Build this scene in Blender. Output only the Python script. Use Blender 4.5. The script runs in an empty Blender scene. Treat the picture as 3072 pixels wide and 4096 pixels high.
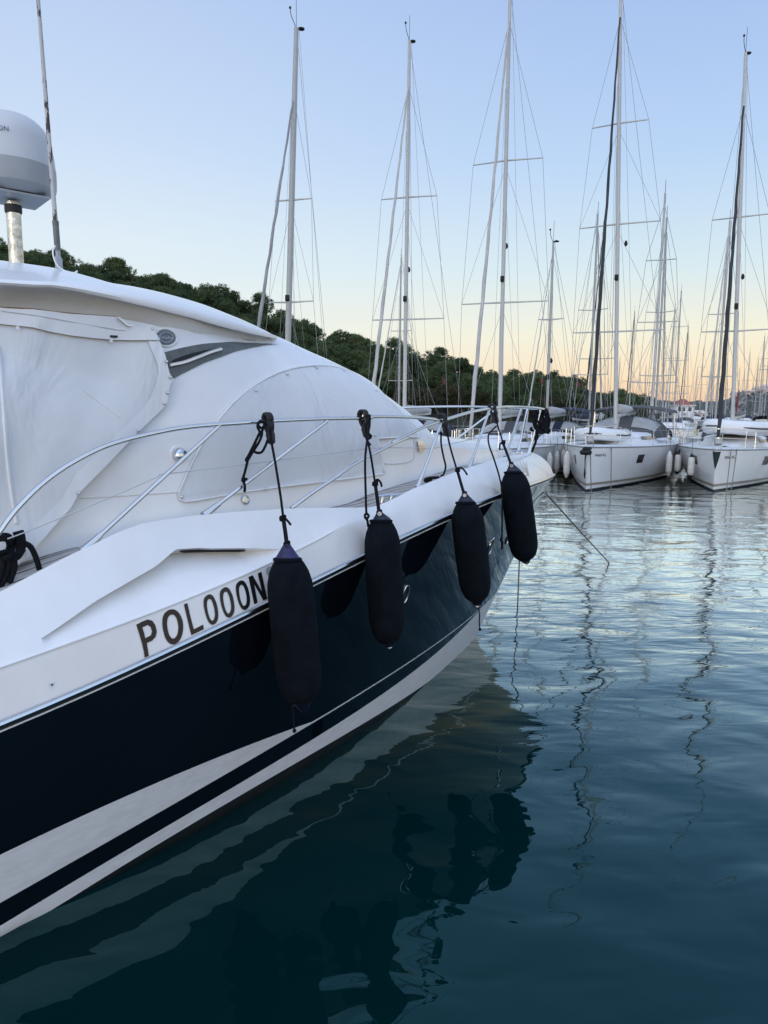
import bpy, bmesh, math, random
import numpy as np
from mathutils import Vector, Matrix
from mathutils.geometry import delaunay_2d_cdt

sc = bpy.context.scene
COL = sc.collection
R = math.radians
random.seed(7)

# ------------------------------------------------------------------ camera, sky, sun, exposure
EYE = 2.6
FPX = 2900.0                      # focal length in pixels of a 3072 x 4096 frame
PITCH = math.atan((2048 - 1640) / FPX)
ROLL = R(0.5)
cam = bpy.data.cameras.new('camera')
cam_o = bpy.data.objects.new('camera', cam)
COL.objects.link(cam_o)
cam.sensor_fit = 'VERTICAL'
cam.sensor_height = 24
cam.lens = FPX / 4096 * 24
cam.clip_start = 0.05
cam.clip_end = 6000
cp, sp_ = math.cos(PITCH), math.sin(PITCH)
FW = np.array([0, cp, -sp_]); UP0 = np.array([0, sp_, cp]); RT0 = np.array([1.0, 0, 0])
RT = RT0 * math.cos(ROLL) + UP0 * math.sin(ROLL)
UP = UP0 * math.cos(ROLL) - RT0 * math.sin(ROLL)
EYEP = np.array([0, 0, EYE])
cam_o.matrix_world = Matrix(((RT[0], UP[0], -FW[0], 0), (RT[1], UP[1], -FW[1], 0), (RT[2], UP[2], -FW[2], EYE), (0, 0, 0, 1)))
sc.camera = cam_o

def srgb(r, g, b):
    f = lambda c: (c / 255 / 12.92) if c / 255 <= 0.04045 else ((c / 255 + 0.055) / 1.055) ** 2.4
    return (f(r), f(g), f(b), 1)

world = bpy.data.worlds.new('World')
sc.world = world
world.use_nodes = True
wn = world.node_tree
for n in list(wn.nodes): wn.nodes.remove(n)
def wnode(t, **kw):
    n = wn.nodes.new(t)
    for k, v in kw.items(): setattr(n, k, v)
    return n
SUN_EL, SUN_ROT = R(6.0), R(205)
w_out = wnode('ShaderNodeOutputWorld')
w_sky = wnode('ShaderNodeTexSky', sky_type='NISHITA', sun_disc=False, sun_elevation=SUN_EL, sun_rotation=SUN_ROT)
w_bg1 = wnode('ShaderNodeBackground'); w_bg1.inputs[1].default_value = 0.05
w_hs = wnode('ShaderNodeHueSaturation'); w_hs.inputs['Saturation'].default_value = 0.55
wn.links.new(w_sky.outputs[0], w_hs.inputs['Color']); wn.links.new(w_hs.outputs[0], w_bg1.inputs[0])
w_tc = wnode('ShaderNodeTexCoord')
w_sep = wnode('ShaderNodeSeparateXYZ')
wn.links.new(w_tc.outputs['Generated'], w_sep.inputs[0])
def wramp(stops):
    r = wnode('ShaderNodeValToRGB')
    e = r.color_ramp.elements
    while len(e) < len(stops): e.new(0.5)
    for el, (p, c) in zip(e, stops):
        el.position = p; el.color = srgb(*c)
    wn.links.new(w_sep.outputs[2], r.inputs[0])
    return r
# dusk sky: the sine of the elevation runs 0 (horizon) .. 1 (zenith)
w_left = wramp([(0.0, (212, 208, 196)), (0.10, (212, 219, 218)), (0.20, (209, 221, 231)), (0.32, (190, 208, 233)), (0.5, (171, 194, 231)), (0.75, (184, 205, 240)), (1.0, (200, 216, 250))])
w_right = wramp([(0.0, (220, 178, 146)), (0.04, (226, 196, 162)), (0.10, (218, 211, 190)), (0.18, (190, 208, 217)), (0.30, (162, 190, 226)), (0.45, (147, 175, 222)), (0.75, (168, 193, 238)), (1.0, (200, 216, 250))])
w_az = wnode('ShaderNodeMapRange', interpolation_type='SMOOTHSTEP')
w_az.inputs[1].default_value = -0.55; w_az.inputs[2].default_value = 0.42
wn.links.new(w_sep.outputs[0], w_az.inputs[0])
w_mix = wnode('ShaderNodeMix', data_type='RGBA')
wn.links.new(w_az.outputs[0], w_mix.inputs[0])
wn.links.new(w_left.outputs[0], w_mix.inputs[6]); wn.links.new(w_right.outputs[0], w_mix.inputs[7])
# the western half of the sky, behind the camera, is the brighter one
w_br = wnode('ShaderNodeMapRange')
w_br.inputs[1].default_value = 0.3; w_br.inputs[2].default_value = -0.8
w_br.inputs[3].default_value = 0.91; w_br.inputs[4].default_value = 1.75
wn.links.new(w_sep.outputs[1], w_br.inputs[0])
w_bg2 = wnode('ShaderNodeBackground')
wn.links.new(w_mix.outputs[2], w_bg2.inputs[0]); wn.links.new(w_br.outputs[0], w_bg2.inputs[1])
w_add = wnode('ShaderNodeAddShader')
wn.links.new(w_bg1.outputs[0], w_add.inputs[0]); wn.links.new(w_bg2.outputs[0], w_add.inputs[1])
wn.links.new(w_add.outputs[0], w_out.inputs[0])

sun = bpy.data.lights.new('sun', 'SUN')
sun.energy = 0.25
sun.angle = R(15)
sun.color = (1.0, 0.82, 0.66)
sun_o = bpy.data.objects.new('sun', sun)
COL.objects.link(sun_o)
sun_dir = Vector((math.sin(SUN_ROT) * math.cos(SUN_EL), math.cos(SUN_ROT) * math.cos(SUN_EL), math.sin(SUN_EL)))
sun_o.rotation_euler = sun_dir.to_track_quat('Z', 'Y').to_euler()

sc.view_settings.view_transform = 'Standard'
sc.view_settings.look = 'None'
sc.view_settings.exposure = 0.12
sc.view_settings.gamma = 1.0
sc.cycles.use_denoising = True
sc.cycles.max_bounces = 8
sc.cycles.glossy_bounces = 5
sc.cycles.caustics_reflective = False
sc.cycles.caustics_refractive = False

# ------------------------------------------------------------------ materials
def new_mat(name):
    m = bpy.data.materials.new(name); m.use_nodes = True
    return m, m.node_tree, m.node_tree.nodes['Principled BSDF']
def ramp_node(nt, src, stops):
    r = nt.nodes.new('ShaderNodeValToRGB'); e = r.color_ramp.elements
    while len(e) < len(stops): e.new(0.5)
    for el, (p, c) in zip(e, stops):
        el.position = p; el.color = c if len(c) == 4 else (*c, 1)
    nt.links.new(src, r.inputs[0]); return r
def noise_node(nt, scale, detail=3, rough=0.5, stretch=None, coord='Object'):
    tc = nt.nodes.new('ShaderNodeTexCoord'); n = nt.nodes.new('ShaderNodeTexNoise')
    n.inputs['Scale'].default_value = scale; n.inputs['Detail'].default_value = detail; n.inputs['Roughness'].default_value = rough
    if stretch:
        mp = nt.nodes.new('ShaderNodeMapping'); mp.inputs['Scale'].default_value = stretch
        nt.links.new(tc.outputs[coord], mp.inputs[0]); nt.links.new(mp.outputs[0], n.inputs['Vector'])
    else:
        nt.links.new(tc.outputs[coord], n.inputs['Vector'])
    return n
def add_bump(nt, b, src, strength, dist):
    bp = nt.nodes.new('ShaderNodeBump'); bp.inputs['Strength'].default_value = strength; bp.inputs['Distance'].default_value = dist
    nt.links.new(src, bp.inputs['Height']); nt.links.new(bp.outputs[0], b.inputs['Normal']); return bp
def simple(name, col, rough=0.5, metal=0.0, var=0.12, nscale=3.0, bump=0.0, bscale=None, coat=0.0, stretch=None, spec=0.5):
    m, nt, b = new_mat(name)
    n = noise_node(nt, nscale, 4, 0.6, stretch)
    lo = tuple(c * (1 - var) for c in col); hi = tuple(min(1, c * (1 + var * 0.6)) for c in col)
    r = ramp_node(nt, n.outputs[0], [(0.3, lo), (0.7, hi)])
    nt.links.new(r.outputs[0], b.inputs['Base Color'])
    b.inputs['Roughness'].default_value = rough; b.inputs['Metallic'].default_value = metal
    b.inputs['Specular IOR Level'].default_value = spec
    if coat: b.inputs['Coat Weight'].default_value = coat; b.inputs['Coat Roughness'].default_value = 0.05
    if bump:
        n2 = noise_node(nt, bscale or nscale * 8, 2, 0.5, stretch); add_bump(nt, b, n2.outputs[0], bump, 0.01)
    return m
M = {}
M['gel'] = simple('white_gelcoat', (0.81, 0.81, 0.80), 0.24, var=0.055, nscale=3.2, coat=0.3, stretch=(1, 1, .5))
M['gel_warm'] = simple('aged_white_gelcoat', (0.74, 0.715, 0.66), 0.35, var=0.10, nscale=3.0)
M['soffit'] = simple('soffit_gelcoat', (0.76, 0.75, 0.72), 0.45, var=0.14, nscale=2.5, stretch=(1, 1, 2))  # warm off-white, slightly darker and more uneven in tone than the white gelcoat
M['gel_dirty'] = simple('scuffed_white_gelcoat', (0.76, 0.765, 0.755), 0.28, var=0.10, nscale=7.0, stretch=(1, 1, 4))
M['navy'] = simple('navy_gelcoat', (0.0032, 0.0055, 0.0095), 0.03, var=0.2, nscale=1.0, spec=0.5)
M['antifoul'] = simple('black_antifouling', (0.006, 0.008, 0.008), 0.5, var=0.4, nscale=8)
M['chrome'] = simple('stainless_steel', (0.64, 0.65, 0.66), 0.18, 1.0, var=0.05, nscale=9)
M['rust_stain'] = simple('rust_stain', (0.30, 0.19, 0.11), 0.8, var=0.5, nscale=12)
M['brushed'] = simple('brushed_steel', (0.75, 0.76, 0.78), 0.42, 0.85, var=0.05, nscale=9)
M['chrome_old'] = simple('pitted_steel', (0.62, 0.58, 0.5), 0.3, 1.0, var=0.55, nscale=24, bump=0.3, bscale=60)
M['black'] = simple('black_rubber', (0.006, 0.006, 0.007), 0.6, var=0.2)
M['fender'] = simple('black_fender_fabric', (0.0050, 0.0078, 0.0120), 0.95, var=0.45, nscale=9, bump=0.4, bscale=200, spec=0.12)
M['fender_tip'] = simple('navy_fender_vinyl', (0.006, 0.008, 0.028), 0.4, var=0.2)
M['fender_blue'] = simple('violet_blue_fender_vinyl', (0.016, 0.014, 0.085), 0.45, var=0.4, nscale=30)
M['rope'] = simple('black_rope', (0.006, 0.007, 0.010), 0.85, var=0.3, nscale=60, bump=0.6, bscale=220, spec=0.2)
M['rope_tan'] = simple('weathered_rope', (0.20, 0.18, 0.14), 0.9, var=0.4, nscale=40, bump=0.6, bscale=150)
M['white_paint'] = simple('white_paint', (0.78, 0.78, 0.77), 0.4, var=0.06)
M['dome'] = simple('dome_white', (0.56, 0.58, 0.60), 0.45, var=0.05)
M['dome_grey'] = simple('dome_grey', (0.33, 0.35, 0.37), 0.4, var=0.08)
M['vent_grey'] = simple('vent_grey', (0.115, 0.125, 0.118), 0.4, var=0.3, nscale=26)
M['void'] = simple('dark_void', (0.004, 0.004, 0.005), 0.7)
M['letter'] = simple('dark_chrome_letter', (0.014, 0.014, 0.015), 0.2, 0.0, var=0.25, nscale=2, spec=0.3)
M['letter_faint'] = simple('faded_grey_letter', (0.42, 0.42, 0.38), 0.3, 0.3)
M['logo'] = simple('slate_badge', (0.12, 0.14, 0.16), 0.35)
M['logo_line'] = simple('badge_silver', (0.5, 0.52, 0.54), 0.3)
M['blue_text'] = simple('navy_lettering', (0.02, 0.035, 0.12), 0.5)
M['green_lens'] = simple('green_lens', (0.004, 0.09, 0.05), 0.1)
def fabric_mat(name, col, weave=0.12, translucency=0.0):
    m, nt, b = new_mat(name)
    n = noise_node(nt, 1.7, 3, 0.6, (1, 1, 0.5)); n3 = noise_node(nt, 9, 4, 0.65)
    mx = nt.nodes.new('ShaderNodeMath'); mx.operation = 'ADD'
    nt.links.new(n.outputs[0], mx.inputs[0]); nt.links.new(n3.outputs[0], mx.inputs[1])
    r = ramp_node(nt, mx.outputs[0], [(0.72, tuple(c * 0.965 for c in col)), (1.0, col)])
    r2 = nt.nodes.new('ShaderNodeMapRange'); nt.links.new(mx.outputs[0], r2.inputs[0]); r2.inputs[1].default_value = 0; r2.inputs[2].default_value = 2
    nt.links.new(r2.outputs[0], r.inputs[0])
    r.color_ramp.elements[0].position = 0.38; r.color_ramp.elements[1].position = 0.6
    nt.links.new(r.outputs[0], b.inputs['Base Color'])
    b.inputs['Roughness'].default_value = 0.8; b.inputs['Specular IOR Level'].default_value = 0.2
    n2 = noise_node(nt, 300, 1, 0.5); bp = add_bump(nt, b, n2.outputs[0], weave, 0.004)
    n4 = noise_node(nt, 2.6, 3, 0.55, (1.0, 1.0, 0.45)); n4.inputs['Distortion'].default_value = 0.8
    b2 = nt.nodes.new('ShaderNodeBump'); b2.inputs['Strength'].default_value = 0.55; b2.inputs['Distance'].default_value = 0.055; nt.links.new(n4.outputs[0], b2.inputs['Height']); nt.links.new(b2.outputs[0], bp.inputs['Normal'])
    return m
M['mesh'] = fabric_mat('white_mesh_cover', (0.70, 0.715, 0.72))
M['canvas'] = fabric_mat('white_canvas', (0.77, 0.775, 0.77))
M['hem'] = fabric_mat('white_hem', (0.77, 0.78, 0.785))
def teak_mat():
    m, nt, b = new_mat('teak_planking')
    uv = nt.nodes.new('ShaderNodeUVMap'); sep = nt.nodes.new('ShaderNodeSeparateXYZ'); nt.links.new(uv.outputs[0], sep.inputs[0])
    mul = nt.nodes.new('ShaderNodeMath'); mul.operation = 'MULTIPLY'; mul.inputs[1].default_value = 6.0; nt.links.new(sep.outputs[1], mul.inputs[0])
    fr = nt.nodes.new('ShaderNodeMath'); fr.operation = 'FRACT'; nt.links.new(mul.outputs[0], fr.inputs[0])
    lt = nt.nodes.new('ShaderNodeMath'); lt.operation = 'LESS_THAN'; lt.inputs[1].default_value = 0.13; nt.links.new(fr.outputs[0], lt.inputs[0])
    n = noise_node(nt, 14, 4, 0.6)
    r = ramp_node(nt, n.outputs[0], [(0.3, (0.38, 0.355, 0.33)), (0.7, (0.52, 0.495, 0.465))])
    mx = nt.nodes.new('ShaderNodeMix'); mx.data_type = 'RGBA'; nt.links.new(lt.outputs[0], mx.inputs[0]); nt.links.new(r.outputs[0], mx.inputs[6]); mx.inputs[7].default_value = (0.02, 0.018, 0.016, 1)
    nt.links.new(mx.outputs[2], b.inputs['Base Color']); b.inputs['Roughness'].default_value = 0.75
    return m
M['teak'] = teak_mat()
def antenna_mat():
    m, nt, b = new_mat('weathered_whip')
    n = noise_node(nt, 16, 4, 0.7, (1, 1, 0.35))
    r = ramp_node(nt, n.outputs[0], [(0.50, (0.50, 0.50, 0.48)), (0.545, (0.075, 0.05, 0.045)), (0.62, (0.06, 0.05, 0.05))])
    nt.links.new(r.outputs[0], b.inputs['Base Color']); b.inputs['Roughness'].default_value = 0.75
    return m
M['whip'] = antenna_mat()

# ------------------------------------------------------------------ mesh helpers
def A(p): return np.asarray(p, dtype=float)
class MB:
    def __init__(s): s.v = []; s.f = []; s.m = []; s.uv = None
    def add(s, p): s.v.append((float(p[0]), float(p[1]), float(p[2]))); return len(s.v) - 1
    def face(s, idx, mat=0): s.f.append(tuple(idx)); s.m.append(mat)
    def grid(s, rows, mat=0, close=False, matf=None):
        n = len(rows[0]); ids = [[s.add(p) for p in r] for r in rows]
        for i in range(len(rows) - 1):
            for j in range(n if close else n - 1):
                k = (j + 1) % n
                s.face((ids[i][j], ids[i][k], ids[i + 1][k], ids[i + 1][j]), matf(i, j) if matf else mat)
        return ids
    def tube(s, path, r, n=8, mat=0, cap=True, closed=False):
        P = [A(p) for p in path]; m = len(P)
        rr = r if hasattr(r, '__len__') else [r] * m
        rows = []; ref = None
        for i in range(m):
            if closed: t = P[(i + 1) % m] - P[i - 1]
            else: t = P[min(i + 1, m - 1)] - P[max(i - 1, 0)]
            t = t / (np.linalg.norm(t) + 1e-12)
            if ref is None:
                ref = A((0, 0, 1)) if abs(t[2]) < 0.9 else A((1, 0, 0))
            a = ref - t * (ref @ t); a /= np.linalg.norm(a) + 1e-12; b = np.cross(t, a); ref = a
            rows.append([P[i] + rr[i] * (math.cos(2 * math.pi * k / n) * a + math.sin(2 * math.pi * k / n) * b) for k in range(n)])
        if closed: rows.append(rows[0])
        ids = s.grid(rows, mat, close=True)
        if cap and not closed:
            s.face(ids[0][::-1], mat); s.face(ids[-1], mat)
    def box(s, c, size, mat=0, ax=None, bev=0.0):
        c = A(c); h = A(size) / 2
        X, Y, Z = [A(a) for a in (ax if ax is not None else ((1, 0, 0), (0, 1, 0), (0, 0, 1)))]
        if bev <= 0:
            ids = [s.add(c + X * h[0] * i + Y * h[1] * j + Z * h[2] * k) for i in (-1, 1) for j in (-1, 1) for k in (-1, 1)]
            for f in ((0, 1, 3, 2), (4, 6, 7, 5), (0, 4, 5, 1), (2, 3, 7, 6), (0, 2, 6, 4), (1, 5, 7, 3)): s.face([ids[q] for q in f], mat)
        else:
            def ring(k, e):
                o = []
                for (i, j) in ((1, 1), (-1, 1), (-1, -1), (1, -1)):
                    pts = [(i * (h[0] - e), j * (h[1] - e - bev)), (i * (h[0] - e - bev), j * (h[1] - e))]
                    if i * j < 0: pts = pts[::-1]
                    for q in pts: o.append(c + X * q[0] + Y * q[1] + Z * k)
                return o
            rows = [ring(-h[2], bev * 0.7), ring(-h[2] + bev, 0), ring(h[2] - bev, 0), ring(h[2], bev * 0.7)]
            ids = s.grid(rows, mat, close=True); s.face(ids[0][::-1], mat); s.face(ids[-1], mat)
    def lathe(s, prof, base, axis=(0, 0, 1), n=24, mat=0, sq=(1, 1), matf=None):
        ax = A(axis); ax = ax / np.linalg.norm(ax); ref = A((1, 0, 0)) if abs(ax[0]) < 0.8 else A((0, 1, 0))
        a = ref - ax * (ref @ ax); a /= np.linalg.norm(a); b = np.cross(ax, a); base = A(base)
        rows = [[base + ax * z + r * (sq[0] * math.cos(2 * math.pi * k / n) * a + sq[1] * math.sin(2 * math.pi * k / n) * b) for k in range(n)] for r, z in prof]
        ids = s.grid(rows, mat, close=True, matf=matf)
        s.face(ids[0][::-1], mat); s.face(ids[-1], mat)
    def ball(s, c, r, mat=0, n=8):
        s.lathe([(r * math.sin(math.pi * (i + 0.02) / (n * 1.0)) if 0 < i < n else r * 0.02, -r * math.cos(math.pi * i / n)) for i in range(n + 1)], c, (0, 0, 1), n + 2, mat)
    def build(s, name, mats, parent=None, smooth=True, angle=40, local=False):
        me = bpy.data.meshes.new(name)
        V = s.v
        if parent is not None and not local:
            L = root_loc(parent); V = [(x - L[0], y - L[1], z - L[2]) for x, y, z in V]
        me.from_pydata(V, [], s.f)
        if not isinstance(mats, (list, tuple)): mats = [mats]
        for m in mats: me.materials.append(M[m] if isinstance(m, str) else m)
        me.polygons.foreach_set('material_index', s.m)
        if s.uv is not None:
            lay = me.uv_layers.new(name='UVMap')
            for lp in me.loops: lay.data[lp.index].uv = s.uv[lp.vertex_index]
        if smooth:
            me.polygons.foreach_set('use_smooth', [True] * len(me.polygons))
        me.update()
        bm = bmesh.new(); bm.from_mesh(me); bmesh.ops.remove_doubles(bm, verts=bm.verts, dist=1e-5) if s.uv is None else None
        bmesh.ops.recalc_face_normals(bm, faces=bm.faces); bm.to_mesh(me); bm.free()
        if smooth: me.set_sharp_from_angle(angle=R(angle))
        o = bpy.data.objects.new(name, me); COL.objects.link(o)
        if parent is not None: o.parent = parent
        return o
def root_loc(o):
    L = A(o.location)
    while o.parent is not None:
        o = o.parent; L = L + A(o.location)
    return L
def thing(name, label, cat, loc=(0, 0, 0), group=None, rz=0):
    o = bpy.data.objects.new(name, None); COL.objects.link(o); o.location = tuple(loc); o.rotation_euler = (0, 0, rz)
    o.empty_display_size = 0.3
    return tag(o, label, cat, group)
def tag(o, label=None, cat=None, group=None, kind=None):
    if label: o['label'] = label
    if cat: o['category'] = cat
    if group: o['group'] = group
    if kind: o['kind'] = kind
    return o
def copy_thing(o, loc, rz=0.0, scale=1.0, label=None, parent=None):
    c = o.copy(); COL.objects.link(c); c.parent = parent
    if parent is None:
        c.location = tuple(loc); c.rotation_euler = (0, 0, rz); c.scale = (scale,) * 3
        if label: c['label'] = label
    for ch in list(o.children): copy_thing(ch, None, parent=c)
    return c
def smooth_path(pts, n=8):
    P = [A(p) for p in pts]; out = []
    Q = [2 * P[0] - P[1]] + P + [2 * P[-1] - P[-2]]
    for i in range(1, len(Q) - 2):
        for k in range(n):
            t = k / n; a, b, c, d = Q[i - 1], Q[i], Q[i + 1], Q[i + 2]
            out.append(0.5 * ((2 * b) + (c - a) * t + (2 * a - 5 * b + 4 * c - d) * t * t + (3 * b - a - 3 * c + d) * t ** 3))
    out.append(P[-1]); return out
def sstep(a, b, x):
    t = min(1, max(0, (x - a) / (b - a))); return t * t * (3 - 2 * t)
class Curve:                      # monotone cubic through samples, eased straight beyond its ends
    def __init__(s, xs, ys, soft=1.5):
        o = np.argsort(xs); x = A(xs)[o]; y = A(ys)[o]; s.x, s.y, s.soft = x, y, soft
        h = np.diff(x); d = np.diff(y) / h; m = np.zeros_like(y)
        for i in range(1, len(x) - 1):
            if d[i - 1] * d[i] > 0:
                w1 = 2 * h[i] + h[i - 1]; w2 = h[i] + 2 * h[i - 1]; m[i] = (w1 + w2) / (w1 / d[i - 1] + w2 / d[i])
        m[0], m[-1] = d[0], d[-1]; s.m = m
    def __call__(s, q):
        x, y, m = s.x, s.y, s.m
        if q <= x[0]: e = x[0] - q; return y[0] - m[0] * s.soft * (1 - math.exp(-e / s.soft))
        if q >= x[-1]: e = q - x[-1]; return y[-1] + m[-1] * s.soft * (1 - math.exp(-e / s.soft))
        i = min(len(x) - 2, int(np.searchsorted(x, q) - 1)); i = max(i, 0); h = x[i + 1] - x[i]; t = (q - x[i]) / h
        return (1 + 2 * t) * (1 - t) ** 2 * y[i] + t * (1 - t) ** 2 * h * m[i] + t * t * (3 - 2 * t) * y[i + 1] + t * t * (t - 1) * h * m[i + 1]
def fit(xs, ys, deg, soft=1.5):
    p = np.polyfit(xs, ys, deg); g = np.linspace(min(xs), max(xs), 24)
    return Curve(g, np.polyval(p, g), soft)

# ------------------------------------------------------------------ sight lines: turn a measured direction into a point of the place
def ray(px, py): return FW + RT * (px - 1536) / FPX - UP * (py - 2048) / FPX
def at_z(px, py, z=0.0):
    d = ray(px, py); return EYEP + d * ((z - EYE) / d[2])
def at_y(px, py, y):
    d = ray(px, py); return EYEP + d * (y / d[1])
# yacht frame: s = metres aft of the bow tip, v = metres to starboard, z = metres above the water
TH = R(50)
AX = A((math.sin(TH), math.cos(TH), 0)); SB = A((math.cos(TH), -math.sin(TH), 0))
S0 = at_z(1893, 2552); OY = A((S0[0], S0[1], 0))
def at_v(px, py, v=0.0):
    d = ray(px, py); return EYEP + d * ((v - (EYEP - OY) @ SB) / (d @ SB))
T0 = at_v(2214, 1893); OY = A((T0[0], T0[1], 0))
def Y(s, v, z): return OY - AX * s + SB * v + A((0, 0, z))
def loc_sv(P):
    q = A(P) - OY; return (-(q @ AX), q @ SB, q[2])
def hit(px, py, f):               # first point of the sight line on the surface v = f(s, z)
    d = ray(px, py); ts = np.linspace(1.4, 13, 1600); best = None; pg = None
    for t in ts:
        q = EYEP + d * t - OY; s, v, z = -(q @ AX), q @ SB, q[2]
        if s < -0.35 or s > 14: pg = None; continue
        g = v - f(s, z)
        if best is None or g < best[0]: best = (g, t)
        if pg is not None and pg > 0 and g <= 0:
            t0 = t - (ts[1] - ts[0]) * (-g) / (pg - g + 1e-12)
            return loc_sv(EYEP + d * t0)
        pg = g
    return loc_sv(EYEP + d * best[1])
def crop(x0, y0, k, pts): return [(x0 + a / k, y0 + b / k) for a, b in pts]
C1 = lambda *p: crop(0, 2500, 1.3825, p)
C2 = lambda *p: crop(1000, 2300, 1.3825, p)
C3 = lambda *p: crop(0, 1600, 1.9988, p)
C4 = lambda *p: crop(0, 900, 1.9988, p)
C5 = lambda *p: crop(1600, 1550, 2.37, p)
C6 = lambda *p: crop(700, 1500, 1.659, p)
C7 = lambda *p: crop(1400, 1400, 1.8433, p)
C8 = lambda *p: crop(0, 900, 1.08, p)
C9 = lambda *p: crop(0, 1900, 1.08, p)
C10 = lambda *p: crop(0, 300, 1.659, p)

# ------------------------------------------------------------------ the motor yacht
yacht = thing('motor_yacht', 'large white and navy motor yacht with covered cabin, filling the left of the harbour', 'motor yacht', OY)
def Bf(s): return 2.1 * (1 - (1 - min(max(s, 0), 10) / 10) ** 2.8) - 0.02 * max(0, s - 10)
def W0(s): return 2.30 * (1 - (1 - min(max(s, 0), 15) / 15) ** 3.55) - 0.06 * max(0, s - 6.5) * min(1, max(0, s - 6.5))
def tri(pts, f): return [hit(x, y, f) for x, y in pts]
rub_px = C9((0, 1075), (200, 990), (400, 905), (600, 806), (800, 715), (1000, 625), (1150, 560), (1350, 460), (1570, 345)) + C7((390, 1380), (600, 1268), (760, 1195), (940, 1135), (1120, 1065), (1320, 990), (1490, 925))
rub = tri(rub_px, lambda s, z: Bf(s))
zr = fit([p[0] for p in rub], [p[2] for p in rub], 4, 2.5)
STEM = 1.34
def V(s, z):
    t = z / zr(max(s, 0)); tc = min(1, max(t, 0)); sp = s - STEM * (1 - t)
    if sp < 0: return sp * 0.3
    g = tc ** 1.15
    b = (1 - g) * W0(sp) + g * Bf(sp)
    return b * (1 + 0.5 * t if t < 0 else 1)
def level(pts, deg=3):
    q = [p for p in tri(pts, V)]
    return fit([p[0] for p in q], [p[2] for p in q], deg, 2.5)
z_w1 = level(C1((0, 1738), (400, 1500), (800, 1265), (1200, 1025), (1400, 905)) + C2((0, 1185), (400, 950), (700, 770), (900, 650), (1050, 545), (1150, 465), (1205, 400)))
z_w2 = level(C1((0, 1660), (400, 1425), (800, 1190), (1200, 955), (1400, 835)) + C2((0, 1112), (400, 870), (700, 680), (850, 575), (1000, 460), (1100, 370), (1200, 270)))
z_w3 = level(C1((0, 1535), (400, 1312), (800, 1083), (1200, 858), (1400, 743)) + C2((0, 1012), (355, 815), (600, 665), (800, 535), (1000, 405), (1100, 335), (1205, 248)))
z_w4a = level(C1((0, 1270), (200, 1175), (400, 1085), (600, 990), (800, 900), (1000, 815), (1200, 735), (1400, 655)) + C2((0, 937), (180, 872), (345, 810)))
s_kn = hit(*C2((355, 808))[0], V)[0]
def z_w4(s): return max(z_w4a(s), z_w3(s) + 0.014) if s > s_kn else z_w3(s) + 0.014
SP = sorted(set([round(14.0 * (i / 120) ** 1.55, 4) for i in range(121)]))
def hull_row(zf, side=1, sps=SP):
    row = []
    for sp in sps:
        s = sp + STEM * 0.5
        for _ in range(12):
            z = zf(max(s, 0)); s = sp + STEM * (1 - z / zr(max(s, 0)))
        row.append((s, z))
    return [Y(s, side * max(0, V(s, z)) if i else 0, z) for i, (s, z) in enumerate(row)]
def mixf(a, b, t): return lambda s: (1 - t) * a(s) + t * b(s)
zlev = [(lambda s: -0.6, 0, 3), (lambda s: 0.0, 0, 2), (z_w1, 1, 3), (z_w2, 2, 3), (z_w3, 1, 3), (z_w4, 2, 10), (lambda s: zr(s) - 0.004, None, 0)]
hull = MB()
for side in (1, -1):
    rows, mats = [], []
    for i in range(len(zlev) - 1):
        for k in range(zlev[i][2]):
            rows.append(hull_row(mixf(zlev[i][0], zlev[i + 1][0], k / zlev[i][2]), side)); mats.append(zlev[i][1])
    rows.append(hull_row(zlev[-1][0], side))
    hull.grid(rows, matf=lambda i, j: mats[i])
    if side == 1: tr_a = [r[-1] for r in rows]
    else: hull.grid([tr_a, [r[-1] for r in rows]], 2)
hull_o = hull.build('hull', ['antifoul', 'gel_dirty', 'navy'], yacht, angle=60)
hull_o['label'] = 'navy hull with white swoosh and boot stripes'

# rub rail along the sheer
def sheer_path(ds, dz, s0=0.0, s1=14.0, n=70, side=1):
    return [Y(s, side * (max(Bf(s), 0) + ds), zr(s) + dz) for s in [s0 + (s1 - s0) * (i / n) ** 1.5 for i in range(n + 1)]]
for side in (1, -1):
    t = MB(); P = sheer_path(0.012, 0.0, 0.0, 14.0, 80, side); t.tube(P, 0.016, 8)
    rail_o = t.build('rub_rail', 'chrome', yacht)
    t = MB(); t.tube(sheer_path(0.003, -0.024, 0.02, 14.0, 80, side), 0.010, 6); t.build('rub_gasket', 'black', rail_o)
    t = MB(); t.tube(sheer_path(0.004, -0.038, 0.04, 14.0, 80, side), 0.005, 6); t.build('rub_trim', 'gel', rail_o)

# bulwark: rub rail (P0) > crease (P1) > deck edge (P2)
def vDE(s): return max(0.0, Bf(max(s - 0.45, 0)) - 0.03 * min(1, max(0, s - 0.45)) - 0.20 * sstep(3.9, 6.0, s))
de_px = C9((0, 505), (350, 325), (640, 205), (870, 172), (1250, 145), (1590, 140)) + C7((150, 1160), (500, 1010), (880, 865), (1140, 790))
de = tri(de_px, lambda s, z: vDE(s)); zDE = Curve([p[0] for p in de] + [0.45], [p[2] for p in de] + [2.115], 0.6)
def vP1(s): return max(0.0, Bf(max(s - 0.12, 0)) - 0.03)
cr = tri(C9((0, 835), (210, 755), (600, 612), (830, 530), (1215, 360), (1400, 260), (1600, 150)), lambda s, z: vP1(s))
zcr = fit([p[0] for p in cr], [p[2] for p in cr], 3, 1.5)
def zP1(s):
    lo = zr(max(s, 0)) + 0.72 * (zDE(s) - zr(max(s, 0)))
    return min(zcr(s), lo) if s > 4.2 else lo
def vband(s, z):
    a, b = zr(max(s, 0)), zP1(s); t = min(1.4, max(0, (z - a) / (b - a))); return Bf(s) + (vP1(s) - Bf(s)) * t
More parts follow.
